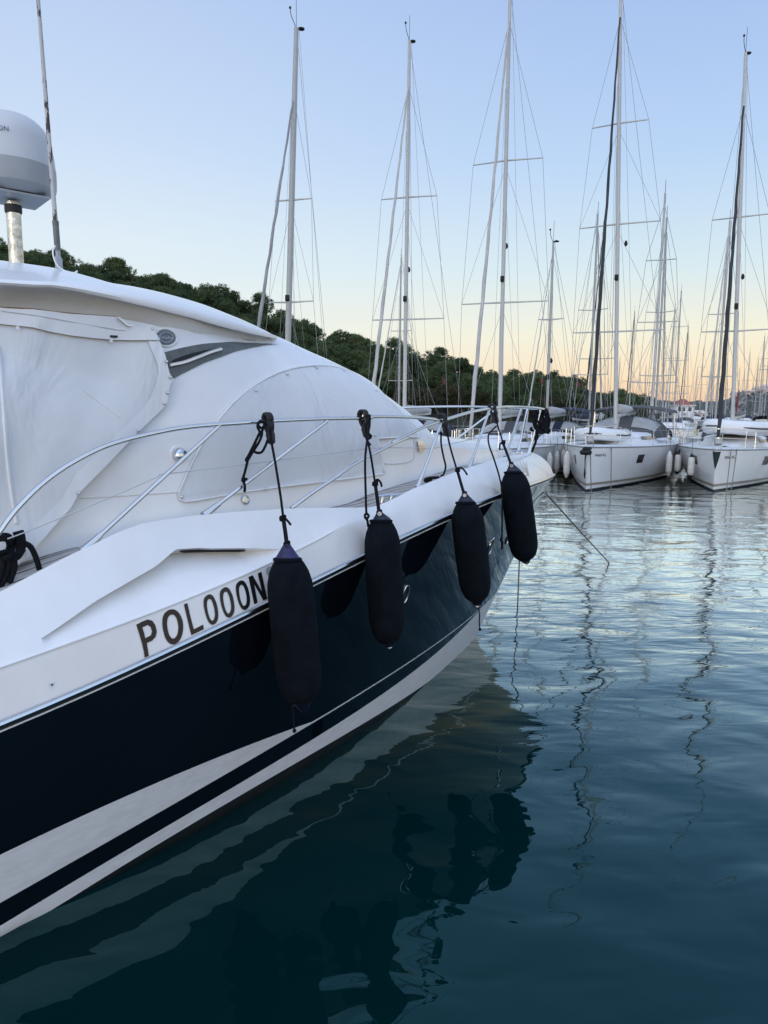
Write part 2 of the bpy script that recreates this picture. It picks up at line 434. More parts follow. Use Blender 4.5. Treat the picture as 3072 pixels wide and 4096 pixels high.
def vpanel(s, z):
    a, b = zP1(s), zDE(s); t = min(1, max(0, (z - a) / (b - a))); return vP1(s) + (vDE(s) - vP1(s)) * t
rc = tri([(172, 2552)] + C3((600, 1730), (800, 1592), (1030, 1460), (1250, 1335), (1410, 1206)) + C9((775, 321), (930, 318), (1085, 317), (1215, 320)), vpanel)
rc = sorted(rc); rs = [p[0] for p in rc]
rw = [min(0.97, max(0.05, (p[2] - zP1(p[0])) / (zDE(p[0]) - zP1(p[0])))) for p in rc]
rc_w = Curve(rs, rw)
def we(s):
    if s <= rs[0]: return rw[0], 0.0
    if s >= rs[-1]: return rw[-1], 0.0
    w = float(rc_w(s))
    d = 0.13 * min(1, (s - rs[0]) / 0.22) * min(1, 0.25 + (rs[-1] - s) / 1.1) * (1 if rs[-1] - s > 0.02 else (rs[-1] - s) / 0.02)
    return w, d
cols = sorted(set(SP + rs + [rs[0] - 0.002, rs[-1] + 0.002] + [rs[0] + 0.02 * i for i in range(12)] + [rs[-1] - 0.03 * i for i in range(8)]))
wr = [0, .08, .2, .35, .5, .65, .8, .9, .985]
def bulwark_col(sp):
    out = []
    e = lambda s0: (sp + s0 * math.exp(-sp / 1.5))
    P0 = A((sp, Bf(sp), zr(sp))); s1, s2 = sp + 0.12 * math.exp(-sp / 2), sp + 0.45 * math.exp(-sp / 2)
    P1 = A((s1, vP1(s1) if sp > 0 else 0, zP1(s1))); P2 = A((s2, vDE(s2) if sp > 0 else 0, zDE(s2)))
    k = 0.03 + 0.80 * (1 - sstep(3.4, 4.6, sp))
    def pt(f):                    # f 0..1 on P0P1, 1..2 on P1P2, the corner rounded over k
        if abs(f - 1) < k:
            u = (f - (1 - k)) / (2 * k); a = P1 + (P0 - P1) * k; b = P1 + (P2 - P1) * k
            return a * (1 - u) ** 2 + 2 * P1 * u * (1 - u) + b * u * u
        return P0 + (P1 - P0) * f if f <= 1 else P1 + (P2 - P1) * (f - 1)
    for f in (0, .15, .3, .45, .6, .75, .88): out.append(pt(f))
    w, d = we(s1)
    for q in wr:
        p = pt(1 + w * q); dep = d * (q / 0.985) ** 1.2 if d else 0
        out.append(p - A((0, dep, dep * 0.35)))
    for q in (0.001, .3, .6, .85, .97, 1.0): out.append(pt(1 + w + 0.006 + (0.994 - w) * q))
    out.append(P2 - A((-0.004, min(0.02, P2[1] * .5), 0.004))); out.append(P2 - A((-0.01, min(0.04, P2[1] * .7), 0.07)))
    return out
bul = MB()
grid = [bulwark_col(c) for c in cols]
for side in (1, -1):
    bul.grid([[Y(p[0], side * max(0, p[1]), p[2]) for p in g] for g in grid])
bul.build('bulwark', 'gel', yacht, angle=32)
for side in (1, -1):              # moulded bead along the crease
    t = MB(); t.tube([Y(s_, side * (vP1(s_) + 0.001), zP1(s_)) for s_ in [4.55 + 0.09 * i for i in range(60)]], [0.001] + [0.0065] * 58 + [0.001], 6); t.build('crease_bead', 'gel', yacht)
t = MB()                          # dark slot at the head of the scoop
sl = tri(C9((790, 323), (930, 320), (1075, 319)), vpanel)
sl = [sl[0], sl[1], sl[2]]
P = [Y(p[0], p[1] - 0.045, p[2] - 0.018) for p in smooth_path(sl, 6)]
t.tube(P, [0.003] + [0.0085] * (len(P) - 2) + [0.004], 6); t.build('scoop_slot', 'void', yacht)

# cabin base, side decks
def vb(s): return max(0.0, Bf(s) - 0.45 - 0.1 * s / 6.5) * sstep(0.75, 1.3, s) if s < 1.3 else Bf(s) - 0.45 - 0.1 * s / 6.5
cb = tri([(65, 2256), (345, 2180), (1369, 2020), (1484, 1976), (1676, 1916), (1870, 1860)], lambda s, z: vb(s))
zb = Curve([p[0] for p in cb] + [0.8], [p[2] for p in cb] + [2.06], 1.0)
deck = MB(); deck.uv = []
dcols = [0.46 + 9.0 * (i / 90) ** 1.2 for i in range(91)]
for side in (1, -1):
    rows = []
    for s in dcols:
        vo = max(0.0, vDE(s) - 0.03); vi = min(max(0, vb(s) - 0.05), vo)
        rows.append([Y(s, side * (vo + (vi - vo) * k / 4), (zDE(s) - 0.05) + (zb(s) - zDE(s) + 0.05 - 0.003) * (k / 4)) for k in range(5)])
        deck.uv += [(s, (vo - (vo - (vo + (vi - vo) * k / 4))) * 2.2) for k in range(5)]
    deck.grid(rows)
deck.build('teak_deck', 'teak', yacht)

# cabin body
sil = C4((0, 300), (330, 347), (540, 405), (730, 464), (900, 482), (1100, 514), (1300, 557), (1500, 607)) + C8((880, 352), (1000, 391), (1120, 441), (1200, 471), (1250, 495), (1320, 528), (1400, 563), (1480, 602), (1560, 645)) + C7((100, 208), (200, 290), (300, 372), (400, 472), (470, 570))
fd = C7((520, 610), (620, 625), (800, 650), (1000, 680), (1180, 737))
zs = [loc_sv(at_v(x, y, 0.30)) for x, y in sil] + [loc_sv(at_v(x, y, 0.22)) for x, y in fd]
zs = sorted(zs); zt_c = Curve([p[0] for p in zs] + [0.72], [p[2] + 0.012 for p in zs] + [2.075], 1.0)
def zt(s): return zt_c(s)
def zk(s): return zb(s) + 0.10 + 0.14 * sstep(1.6, 3.0, s)
def vk(s): return max(0.0, vb(s) - 0.03)
NE = 2.15
def plane(s, z): return 1.44 - (z - 1.78) * 0.20
def widen(s, v, z):               # the after end of the cabin runs out to the cockpit sides
    if s < 4.4: return v
    w = sstep(4.5, 5.6, s) * (1 - sstep(zt(s) - 0.30, zt(s) - 0.16, z))
    return v + w * max(0.0, plane(s, z) - 0.02 - v)
def CV(s, z):
    if s < 0.8: return -0.5
    a, b, c = zb(s), zk(s), zt(s)
    if z < b: return widen(s, vb(s) + (vk(s) - vb(s)) * min(1, max(-2, (z - a) / (b - a))), z)
    u = (z - b) / max(0.02, c - b)
    return widen(s, vk(s) * (1 - u ** NE) ** (1 / NE), z) if u < 1 else -0.3 * (u - 1) - 0.001
def Ct(s, t):                     # t -1..0 base to knuckle, 0..1 knuckle to crown
    if t < 0:
        z = zb(s) + (zk(s) - zb(s)) * (1 + t); return (s, widen(s, vb(s) + (vk(s) - vb(s)) * (1 + t), z), z)
    a = t * math.pi / 2; z = zk(s) + (zt(s) - zk(s)) * math.sin(a) ** (2 / NE)
    return (s, widen(s, vk(s) * max(0, math.cos(a)) ** (2 / NE), z), z)
def inv_t(s, z):
    if z < zk(s): return max(-1, (z - zk(s)) / (zk(s) - zb(s)))
    u = min(1, (z - zk(s)) / (zt(s) - zk(s))); return math.asin(u ** (NE / 2)) / (math.pi / 2)
def Cn(s, t, off):
    e = 1e-3; p = A(Ct(s, t)); a = A(Ct(s + e, t)) - p; b = A(Ct(s, min(1, t + e))) - A(Ct(s, min(1, t + e) - e))
    n = np.cross(b, a); n /= np.linalg.norm(n) + 1e-12
    if n[1] < 0 and t < 0.95 or n[2] < -0.3: n = -n
    return Y(*(p + n * off))
cab = MB()
cs = [0.8 + 8.2 * (i / 110) ** 1.15 for i in range(111)]
ctt = [-1, -.66, -.33, -.06, 0.0] + [(i / 22) for i in range(1, 23)]
for side in (1, -1):
    cab.grid([[(lambda p: Y(p[0], side * p[1], p[2]))(Ct(s, t)) for t in ctt] for s in cs])
cab.build('cabin', 'gel', yacht, angle=35)
t = MB()
seam = tri(C3((640, 786), (900, 772), (1200, 752), (1420, 737)), CV); seam = [(p[0], p[1] + 0.002, p[2]) for p in seam]
t.tube([Y(*p) for p in smooth_path(seam, 5)], 0.004, 5); t.build('cabin_seam', 'gel_warm', yacht)

def inpoly(x, y, poly):
    c = False; n = len(poly)
    for i in range(n):
        x1, y1 = poly[i]; x2, y2 = poly[(i + 1) % n]
        if (y1 > y) != (y2 > y) and x < (x2 - x1) * (y - y1) / (y2 - y1) + x1: c = not c
    return c
def patch(mb, outline, fmap, step, holes=(), sub=True, mat=0, thick=None):
    """fill an outline given in surface coordinates and lay it on the surface fmap(a, b)"""
    loops = [outline] + list(holes); pts = []; edges = []
    for L in loops:
        k0 = len(pts); dens = []
        for i in range(len(L)):
            a, b = A(L[i]), A(L[(i + 1) % len(L)]); n = max(1, int(np.hypot(*(b - a)) / step)) if sub else 1
            dens += [a + (b - a) * j / n for j in range(n)]
        pts += dens; m = len(dens); edges += [(k0 + i, k0 + (i + 1) % m) for i in range(m)]
    nb = len(pts); xs = [p[0] for p in pts]; ys = [p[1] for p in pts]
    x = min(xs) + step / 2
    while x < max(xs):
        y = min(ys) + step / 2
        while y < max(ys):
            if inpoly(x, y, outline) and not any(inpoly(x, y, h) for h in holes): pts.append(A((x + random.uniform(-.1, .1) * step, y)))
            y += step
        x += step
    vo, _, fo, *_r = delaunay_2d_cdt([Vector((p[0], p[1])) for p in pts], edges, [], 0, 1e-6)
    base = {}
    for f in fo:
        cx = sum(vo[i].x for i in f) / len(f); cy = sum(vo[i].y for i in f) / len(f)
        if not inpoly(cx, cy, outline) or any(inpoly(cx, cy, h) for h in holes): continue
        idx = []
        for i in f:
            if i not in base: base[i] = mb.add(fmap(vo[i].x, vo[i].y))
            idx.append(base[i])
        mb.face(idx, mat)
def cab_st(pts): return [(p[0], inv_t(p[0], p[2]) * 1.6) for p in tri(pts, CV)]
def cab_map(off, wr=0.0):
    def f(a, b):
        w = wr * (math.sin(a * 5.0 + b * 3.1) + 0.6 * math.sin(a * 11 - b * 6 + 1.3) + 0.4 * math.sin(b * 17 + a * 4)) if wr else 0
        return Cn(a, min(1, b / 1.6), off + w)
    return f
# arched windscreen cover
cov_px = C8((768, 1160), (800, 1085), (830, 1020), (865, 955), (900, 900), (950, 830), (1000, 772), (1050, 728), (1100, 692), (1150, 664), (1200, 642), (1250, 627), (1300, 617), (1350, 613), (1400, 614), (1450, 620), (1500, 634), (1560, 668), (1620, 715)) + C7((150, 265), (200, 305), (250, 350), (300, 398), (350, 446), (400, 495), (440, 535), (475, 575), (492, 600), (492, 645)) + C6((1440, 418), (1335, 424), (1352, 500), (1372, 590), (1385, 655), (1250, 675), (1000, 705), (700, 742), (400, 785), (150, 832), (60, 842), (30, 828))
cov = cab_st(cov_px)
t = MB(); patch(t, cov, cab_map(0.014, 0.0022), 0.055); cover = t.build('windscreen_cover', 'mesh', yacht, angle=70)
def hem(mb, loop, mapf, r=0.006, closed=True):
    P = [A(mapf(*p)) for p in loop]; mb.tube(P + ([P[0]] if closed else []), r, 6)
t = MB(); hem(t, cov, cab_map(0.014), 0.007); t.build('cover_hem', 'hem', cover)
def studs(pts, stf, mapf, parent, r=0.011):
    for p in pts:
        q = stf([p])[0]; b = MB(); b.ball(mapf(*q), r, 0, 6); b.build('snap_fastener', 'chrome', parent)
studs(C8((780, 1175), (1097, 719), (1235, 650), (1363, 622), (1480, 634), (1142, 1141)) + C7((182, 308), (172, 630), (238, 893)) + C6((592, 758),), cab_st, cab_map(0.018), cover)
def ribbon(pxs, off, name, mat, parent, r=0.008):
    q = cab_st(pxs); b = MB(); b.tube(smooth_path([cab_map(off)(*p) for p in q], 5), r, 6); return b.build(name, mat, parent)
# air intake
vent_px = C8((708, 551), (790, 530), (870, 515), (950, 509), (1050, 510), (1130, 514), (1208, 519), (1120, 525), (1040, 541), (960, 568), (880, 597), (810, 631), (750, 663), (733, 635), (720, 590))
t = MB(); patch(t, cab_st(vent_px), cab_map(0.006), 0.05); vent = t.build('air_intake', 'vent_grey', yacht)
t = MB(); patch(t, cab_st(C8((722, 602), (750, 582), (800, 563), (850, 550), (900, 540), (948, 536), (930, 547), (880, 560), (800, 582), (735, 603))), cab_map(0.011), 0.05); t.build('intake_slot', 'void', vent)
ribbon(C8((728, 609), (790, 596), (850, 574), (900, 555), (947, 541)), 0.02, 'intake_trim', 'brushed', vent, 0.011)
# oval badge
bx, by = C8((715, 487))[0]
ov = [(bx + 38 * math.cos(a), by + 29 * math.sin(a) + 3 * math.cos(a)) for a in [i * math.pi / 16 for i in range(32)]]
t = MB(); patch(t, cab_st(ov), cab_map(0.006), 0.03); badge = t.build('oval_badge', 'logo', yacht)
ov2 = [(bx + (x - bx) * 1.18, by + (y - by) * 1.2) for x, y in ov]
q = cab_st(ov2); t = MB(); hem(t, q, cab_map(0.003), 0.006); t.build('badge_rim', 'gel', badge)
def on_surface_text(txt, px_map, stf, mapf, size, name, mat, parent):
    cu = bpy.data.curves.new('lettering', 'FONT'); cu.body = txt; cu.size = 1; cu.align_x = 'CENTER'; cu.align_y = 'CENTER'
    to = bpy.data.objects.new('lettering', cu); COL.objects.link(to)
    me = bpy.data.meshes.new_from_object(to.evaluated_get(bpy.context.evaluated_depsgraph_get()))
    bpy.data.objects.remove(to); b = MB()
    for v in me.vertices: b.add(mapf(*stf([px_map(v.co.x * size, v.co.y * size)])[0]))
    for p in me.polygons: b.face(list(p.vertices))
    return b.build(name, mat, parent, smooth=False)
on_surface_text('Portofino', lambda x, y: (bx + x, by + 1 - y + x * 0.08), cab_st, cab_map(0.010), 16, 'badge_lettering', 'logo_line', badge)
q = cab_st([(bx + 27 * math.cos(a), by + 20 * math.sin(a)) for a in [i * math.pi / 12 for i in range(24)]])
t = MB(); hem(t, q, cab_map(0.009), 0.0022); t.build('badge_ring', 'logo_line', badge)

# roof with overhanging lip and soffit
lip_lo = C4((0, 477), (200, 490), (300, 499)) + C8((225, 269), (300, 280), (400, 300), (600, 345), (800, 395), (1000, 450), (1100, 473), (1194, 491))
lip_hi = C4((0, 430), (200, 440), (300, 446)) + C8((225, 243), (300, 250), (400, 265), (600, 302), (800, 351), (1000, 411), (1100, 446), (1198, 484))
sof_in = C8((-120, 340), (0, 357), (130, 365), (240, 378), (330, 386), (500, 397), (690, 437), (860, 470), (1000, 490), (1110, 498), (1196, 493))
vl_c = Curve([4.3, 4.55, 4.9, 5.3, 5.8, 6.4, 9.5], [0.60, 0.79, 1.015, 1.17, 1.26, 1.29, 1.31])
def vlip(s): return vl_c(s)
L_lo = tri(lip_lo, lambda s, z: vlip(s)); L_hi = tri(lip_hi, lambda s, z: vlip(s) - 0.03)
def far(L, n, s1=9.5):            # carry an edge on aft, out of the frame
    p = L[0]; q = L[2]; sl = (p[2] - q[2]) / (p[0] - q[0] + 1e-9) * 0.4
    return [(s1 - (s1 - p[0]) * i / n, vlip(s1), p[2] + sl * ((s1 - p[0]) * (1 - i / n))) for i in range(n)] + L
lo_s, hi_s = far(L_lo, 5), far(L_hi, 5)
lo_c = Curve([p[0] for p in lo_s], [p[2] for p in lo_s]); hi_c = Curve([p[0] for p in hi_s], [p[2] for p in hi_s])
st0 = min(p[0] for p in L_lo)
roof = MB(); rsx = [st0 + (9.3 - st0) * (i / 60) ** 1.1 for i in range(61)]
def roof_sec(s, side):
    k = min(1, (s - st0) / 0.5); vl = vlip(s); zl, zh = lo_c(s), max(hi_c(s), lo_c(s) + 0.006); out = []
    zc = max(zt(s) + 0.006, zh + 0.01)
    cz = CV(s, zl)
    out.append((vl, zl))
    out.append((vl + 0.008 * k, zl * .7 + zh * .3)); out.append((vl - 0.004 * k, zl * .25 + zh * .75)); out.append((vl - 0.03, zh))
    for i in range(1, 15):
        u = 1 - i / 14; out.append(((vl - 0.03) * u, zh + (zc - zh) * (1 - u ** 2.0)))
    return [Y(s, side * a, b) for a, b in out]
for side in (1, -1): roof.grid([roof_sec(s, side) for s in rsx])
roof_o = roof.build('hardtop', 'gel', yacht, angle=50)

# cockpit canvas: hangs from the hardtop to the side deck, drawn tight over the cabin's after end
def KV(s, z):
    w = 0.017 * math.sin(3.2 * s + 4.2 * z + 0.7 * math.sin(3 * z)) + 0.010 * math.sin(7 * s + 6.5 * z + 1) + 0.004 * math.sin(15 * s + 9 * z + 2 * math.sin(4 * s))
    return CV(s, min(z, zt(s) - 0.31)) + 0.042 + w * sstep(4.8, 5.6, s)
def sof_pt(px):
    p = hit(px[0], px[1], lambda s, z: CV(s, min(z, zt(s) - 0.31)) + 0.004 if s > 5.2 else CV(s, z)); return p
S_in = [sof_pt(p) for p in sof_in]
S_in = [(9.3, S_in[0][1], S_in[0][2])] + S_in; S_out = [(9.3, vlip(9.3), lo_c(9.3))] + [L for L in L_lo]
def resamp(L, n):
    L = [A(p) for p in L]; d = np.cumsum([0] + [np.linalg.norm(L[i + 1] - L[i]) for i in range(len(L) - 1)])
    return [A([np.interp(d[-1] * k / n, d, [p[j] for p in L]) for j in range(3)]) for k in range(n + 1)]
so, si = resamp(S_out, 60), resamp(S_in, 60)
sof = MB()
for side in (1, -1):
    rows = []
    for a, b in zip(so, si):
        row = []
        for k in range(7):
            u = k / 6; p = a * (1 - u) + b * u; p[2] += 0.03 * math.sin(math.pi * u) * (1 if a[0] > 5 else 0.6); p[1] *= side; row.append(Y(*p))
        rows.append(row)
    sof.grid(rows)
sof.build('soffit', 'soffit', roof_o, angle=60)

can_px = C8((655, 436), (668, 455), (682, 482), (692, 505), (700, 530), (712, 560), (722, 600), (730, 640), (748, 665), (736, 690), (728, 725), (726, 770), (690, 808), (640, 855), (600, 893), (500, 995), (400, 1095), (335, 1162)) + C3((560, 862), (480, 945), (380, 1060), (270, 1180), (200, 1262), (130, 1318))
def K_st(pts): return [(p[0], p[2]) for p in tri(pts, lambda s, z: CV(s, min(z, zt(s) - 0.31)) + 0.042)]
top_px = C8((0, 356), (130, 366), (240, 379), (330, 387), (500, 397), (560, 420))
can = K_st(can_px); top = K_st(top_px)
outl = top + can + [(6.6, 1.70), (9.2, 1.62), (9.2, top[0][1] + 0.05)]
def K_map(off): return lambda s, z: Y(s, KV(s, z) + off, z)
t = MB(); patch(t, outl, K_map(0.0), 0.05); canvas = t.build('cockpit_canvas', 'mesh', yacht, angle=75)
# hem band down its forward edge
inner = C8((640, 500), (655, 540), (678, 600), (684, 640), (668, 700), (640, 760), (600, 810), (540, 870), (440, 965), (330, 1075)) + C3((480, 800), (330, 945), (190, 1080))
hb = K_st(can_px[3:-1]); hi2 = K_st(inner)
t = MB(); patch(t, hb + hi2[::-1], K_map(0.008), 0.045); t.build('canvas_hem', 'hem', canvas)
val = K_st(C8((0, 358), (130, 367), (240, 380), (330, 388), (500, 398), (560, 421), (600, 440), (655, 437), (690, 497), (600, 498), (500, 497), (400, 490), (300, 479), (200, 462), (130, 445), (60, 437), (0, 430)))
t = MB(); patch(t, val + [(9.2, val[-1][1]), (9.2, val[0][1])], K_map(0.016), 0.06); valo = t.build('canvas_valance', 'canvas', canvas)
def px_strip(parent, pts, w, off, name, mat, mp=K_map, stf=K_st):
    P = stf(pts); t = MB(); a = [A(mp(off)(*p)) for p in P]; t.tube(smooth_path(a, 4), w, 6); return t.build(name, mat, parent)
px_strip(canvas, C8((0, 374), (150, 395), (300, 420), (420, 440), (540, 457)), 0.0025, 0.017, 'valance_stitching', 'dome')
px_strip(canvas, C8((-15, 520), (0, 660), (18, 860), (40, 1050), (60, 1200), (72, 1290)), 0.011, 0.0, 'canvas_zip', 'hem')
px_strip(canvas, C8((355, 705), (420, 755), (520, 830)), 0.006, 0.0, 'canvas_strap', 'hem')
px_strip(canvas, C8((-10, 357), (130, 366), (240, 379), (330, 387), (500, 397)), 0.0045, 0.012, 'rust_streak', 'rust_stain')
px_strip(canvas, C8((503, 400), (530, 420), (545, 432), (563, 437)), 0.006, 0.03, 'canopy_bracket', 'brushed')
t = MB(); patch(t, K_st(C8((473, 476), (508, 478), (504, 488), (471, 486))), K_map(0.021), 0.05); t.build('maker_tag', 'black', canvas)
for tx, ty in ((66, 446), (478, 500)):
    t = MB(); patch(t, K_st(C8((tx - 6, ty - 6), (tx + 6, ty - 6), (tx + 8, ty + 8), (tx - 8, ty + 7))), K_map(0.021), 0.05); t.build('canvas_toggle', 'hem', canvas)
studs(C8((657, 450), (716, 590), (733, 657), (724, 724), (711, 771), (598, 888), (336, 1157)), K_st, K_map(0.014), canvas, 0.010)

# lettering on the bulwark and other marks
def band_st(pts): return [(p[0], p[2]) for p in tri(pts, vband)]
def band_map(off): return lambda s, z: Y(s, vband(s, z) + off, z)
def rounded(L, n=3):              # closed smooth loop through the points
    P = [A(p) for p in L]; m = len(P); out = []
    for i in range(m):
        a, b_, c, d = P[i - 1], P[i], P[(i + 1) % m], P[(i + 2) % m]
        for k in range(n):
            u = k / n; out.append(tuple(0.5 * (2 * b_ + (c - a) * u + (2 * a - 5 * b_ + 4 * c - d) * u * u + (3 * b_ - a - 3 * c + d) * u ** 3)))
    return out
def letter(outer, holes=(), name='letter', mat='letter', rnd_=False):
    if rnd_: outer = rounded(outer); holes = [rounded(h) for h in holes]
    t = MB(); patch(t, band_st(outer), band_map(0.0035), 0.04, [band_st(h) for h in holes]); return t.build(name, mat, yacht, smooth=True)
letter(C3((1088, 1795), (1135, 1770), (1180, 1753), (1215, 1763), (1240, 1798), (1252, 1850), (1243, 1892), (1215, 1922), (1172, 1942), (1180, 1990), (1188, 2045), (1155, 2057), (1147, 2005), (1135, 1950), (1112, 1870)), [C3((1136, 1817), (1178, 1797), (1203, 1812), (1214, 1850), (1204, 1880), (1160, 1903), (1150, 1862))])
letter(C3((1340, 1682), (1366, 1672), (1395, 1675), (1420, 1692), (1440, 1718), (1457, 1760), (1463, 1805), (1460, 1850), (1448, 1895), (1425, 1932), (1395, 1951), (1370, 1952), (1340, 1932), (1318, 1895), (1303, 1840), (1296, 1785), (1300, 1735), (1316, 1702)), [C3((1355, 1722), (1372, 1714), (1392, 1720), (1410, 1745), (1422, 1790), (1424, 1830), (1416, 1872), (1400, 1897), (1382, 1906), (1365, 1897), (1348, 1868), (1337, 1820), (1334, 1775), (1340, 1742))], rnd_=True)
letter(C3((1468, 1632), (1496, 1622), (1522, 1735), (1548, 1832), (1622, 1794), (1628, 1830), (1528, 1880), (1498, 1760)))
for dx, dy, k in ((0, 0, 1.0), (70, -31, 1.0), (138, -62, 0.97)):
    f = lambda pts: C9(*[(910 + dx + (x - 910) * k, 580 + dy + (y - 580) * k) for x, y in pts])
    letter(f([(893, 519), (905, 515), (918, 521), (932, 547), (940, 580), (942, 612), (936, 633), (922, 646), (908, 643), (896, 626), (886, 597), (879, 562), (880, 534)]), [f([(902, 535), (910, 537), (918, 552), (925, 580), (927, 606), (922, 624), (913, 628), (904, 614), (897, 590), (893, 562), (895, 543)])], rnd_=True)
letter(C9((1072, 440), (1090, 432), (1130, 503), (1112, 425), (1128, 417), (1153, 535), (1137, 542), (1097, 472), (1112, 551), (1097, 558)))
lx, ly = C9((1164, 414))[0]
letter([(lx + 15 * math.cos(a), ly + 19 * math.sin(a)) for a in [i * math.pi / 8 for i in range(16)]], name='filler_cap', mat='dome_grey')
for st in ([(1100, 718), (1107, 716), (1147, 800), (1139, 803)], [(1132, 709), (1139, 707), (1186, 803), (1178, 806)], [(1158, 704), (1166, 702), (1200, 762), (1188, 702), (1195, 700), (1224, 838), (1216, 841), (1199, 776)], [(1184, 826), (1198, 821), (1204, 842), (1189, 847)], [(1010, 741), (1022, 738), (1026, 752), (1014, 754)]):
    letter(C5(*st), mat='letter_faint')
t = MB(); sx, sy = C9((222, 908))[0]
patch(t, band_st([(sx - 12, sy - 10), (sx + 12, sy - 14), (sx + 4, sy + 16)]), band_map(0.003), 0.05); tri_o = t.build('sticker', 'hem', yacht)
t = MB(); patch(t, band_st([(sx - 4, sy - 6), (sx + 7, sy - 8), (sx + 3, sy + 2), (sx - 1, sy + 2)]), band_map(0.005), 0.05); t.build('sticker_mark', 'blue_text', tri_o)

# rails
def vrail(s): return max(0.10, vDE(max(s, 0)) - 0.05) if s > 0.1 else max(0.0, 0.10)
def rail_pts(pxs, f=None): return tri(pxs, (lambda s, z: vrail(s)) if f is None else f)
def both(path, r, name, mat, n=10):
    out = []
    for side in (1, -1):
        b = MB(); b.tube([Y(p[0], side * p[1], p[2]) for p in path], r, n); out.append(b.build(name, mat, yacht))
    return out
main_px = C3((-120, 1200), (0, 1050), (60, 965), (150, 855), (300, 705), (450, 585), (600, 490), (800, 388), (1000, 320), (1250, 261), (1450, 224), (1659, 202)) + C8((1000, 858), (1120, 850), (1250, 843), (1400, 837), (1600, 833)) + C7((100, 494), (250, 490), (450, 496), (560, 505), (640, 515), (668, 520))
main = rail_pts(main_px)
hand = both(smooth_path(main, 4), 0.0135, 'handrail', 'chrome')
brace_px = C6((770, 885), (900, 790), (1050, 690), (1200, 583), (1400, 480), (1550, 412)) + C7((300, 690), (450, 612), (560, 562), (660, 528), (760, 495), (900, 455), (1040, 430), (1120, 421), (1200, 418), (1300, 421))
br = rail_pts(brace_px)
nose = [(0.80, 0.27, 2.642), (0.56, 0.19, 2.633), (0.37, 0.10, 2.625), (0.26, 0.0, 2.62)]
pul = smooth_path([p for p in br if p[0] > 0.95] + nose, 4)
both(pul, 0.0135, 'pulpit_rail', 'chrome')
def stanchion(base, top, bend=0.0):
    b = rail_pts([base], lambda s, z: max(0.08, vDE(max(s, 0.3)) - 0.03))[0]; t_ = rail_pts([top])[0]
    mid = tuple((A(b) + A(t_)) / 2 + A((bend, 0, 0)))
    both(smooth_path([b, mid, t_], 4), 0.0125, 'stanchion', 'chrome')
    d = (A(t_) - A(b)); d /= np.linalg.norm(d); both([A(b) - d * 0.02, A(b) + d * 0.03, A(b) + d * 0.11], [0.028, 0.021, 0.016], 'stanchion_foot', 'chrome')
for a, b in (((340, 2197), (880, 1700)), ((824, 2055), (1309, 1683)), (C5((172, 935))[0], C5((398, 322))[0]), (C5((660, 755))[0], C5((852, 200))[0]), (C5((1002, 655))[0], C5((1152, 193))[0]), (C5((1222, 618))[0], C5((1335, 200))[0])): stanchion(a, b)
wire_px = C3((60, 1110), (190, 1062), (260, 1035), (480, 945), (900, 770), (1275, 607)) + C8((690, 1079), (950, 1048), (1180, 1019), (1400, 990), (1640, 962))
wire = [p for p in rail_pts(wire_px)] + [p for p in rail_pts(C5((300, 577), (420, 548), (640, 500), (830, 460)))]
both(smooth_path(sorted(wire, key=lambda p: -p[0]), 2), 0.0034, 'lifeline', 'dome', 5)
# cleats, hatch latch, deck fillers
def cleat(px, py):
    p = rail_pts([(px, py)], lambda s, z: vDE(s) - 0.06)[0]; b = MB()
    for d in (-0.045, 0.045): b.lathe([(0.018, 0), (0.015, 0.045), (0.016, 0.05)], Y(p[0] + d, p[1], zDE(p[0]) - 0.02), (0, 0, 1), 10)
    b.tube([Y(p[0] - 0.12, p[1], zDE(p[0]) + 0.03), Y(p[0] + 0.12, p[1], zDE(p[0]) + 0.03)], 0.010, 8); b.build('cleat', 'chrome', yacht)
cleat(*C7((270, 1085))[0]); cleat(*C7((1245, 748))[0])
t = MB(); patch(t, cab_st(C5((148, 508), (195, 503), (215, 560), (215, 605), (168, 612))), cab_map(0.02), 0.03); t.build('hatch_latch', 'chrome', yacht)
ribbon(C6((1330, 424), (1352, 500), (1365, 585), (1570, 568), (1582, 430)), 0.004, 'locker_seam', 'dome', yacht, 0.004)
for (px, py, r) in ((C6((465, 828))[0] + (0.032,)),):
    q = cab_st([(px, py)])[0]; b = MB(); P0 = A(cab_map(0.002)(*q)); P1 = A(cab_map(0.02)(*q)); b.lathe([(r, 0), (r, 0.008), (r * .72, 0.012), (r * .7, 0.006), (r * .4, 0.006)], P0, P1 - P0, 16); b.build('deck_filler', 'chrome', yacht)
# side light
q = cab_st([(712, 1820)])[0]; P0 = A(cab_map(0.0)(*q)); P1 = A(cab_map(0.1)(*q)); nrm = (P1 - P0) / np.linalg.norm(P1 - P0)
b = MB(); b.lathe([(0.0527, 0.0000), (0.0496, 0.0074), (0.0372, 0.0087)], P0, nrm, 20, sq=(1, 1.15)); lamp = b.build('side_light', 'gel', yacht)
b = MB(); b.lathe([(0.0360, 0.0074), (0.0384, 0.0217), (0.0341, 0.0403), (0.0217, 0.0527), (0.0050, 0.0570)], P0, nrm, 18, sq=(1, 1.15)); b.build('lamp_housing', 'chrome', lamp)
b = MB(); b.lathe([(0.0136, 0.0000), (0.0136, 0.0136), (0.0037, 0.0186)], P0 + nrm * 0.038 + AX * 0.02 + A((0, 0, 0.005)), nrm + AX * 0.8, 10); b.build('lamp_lens', 'green_lens', lamp)
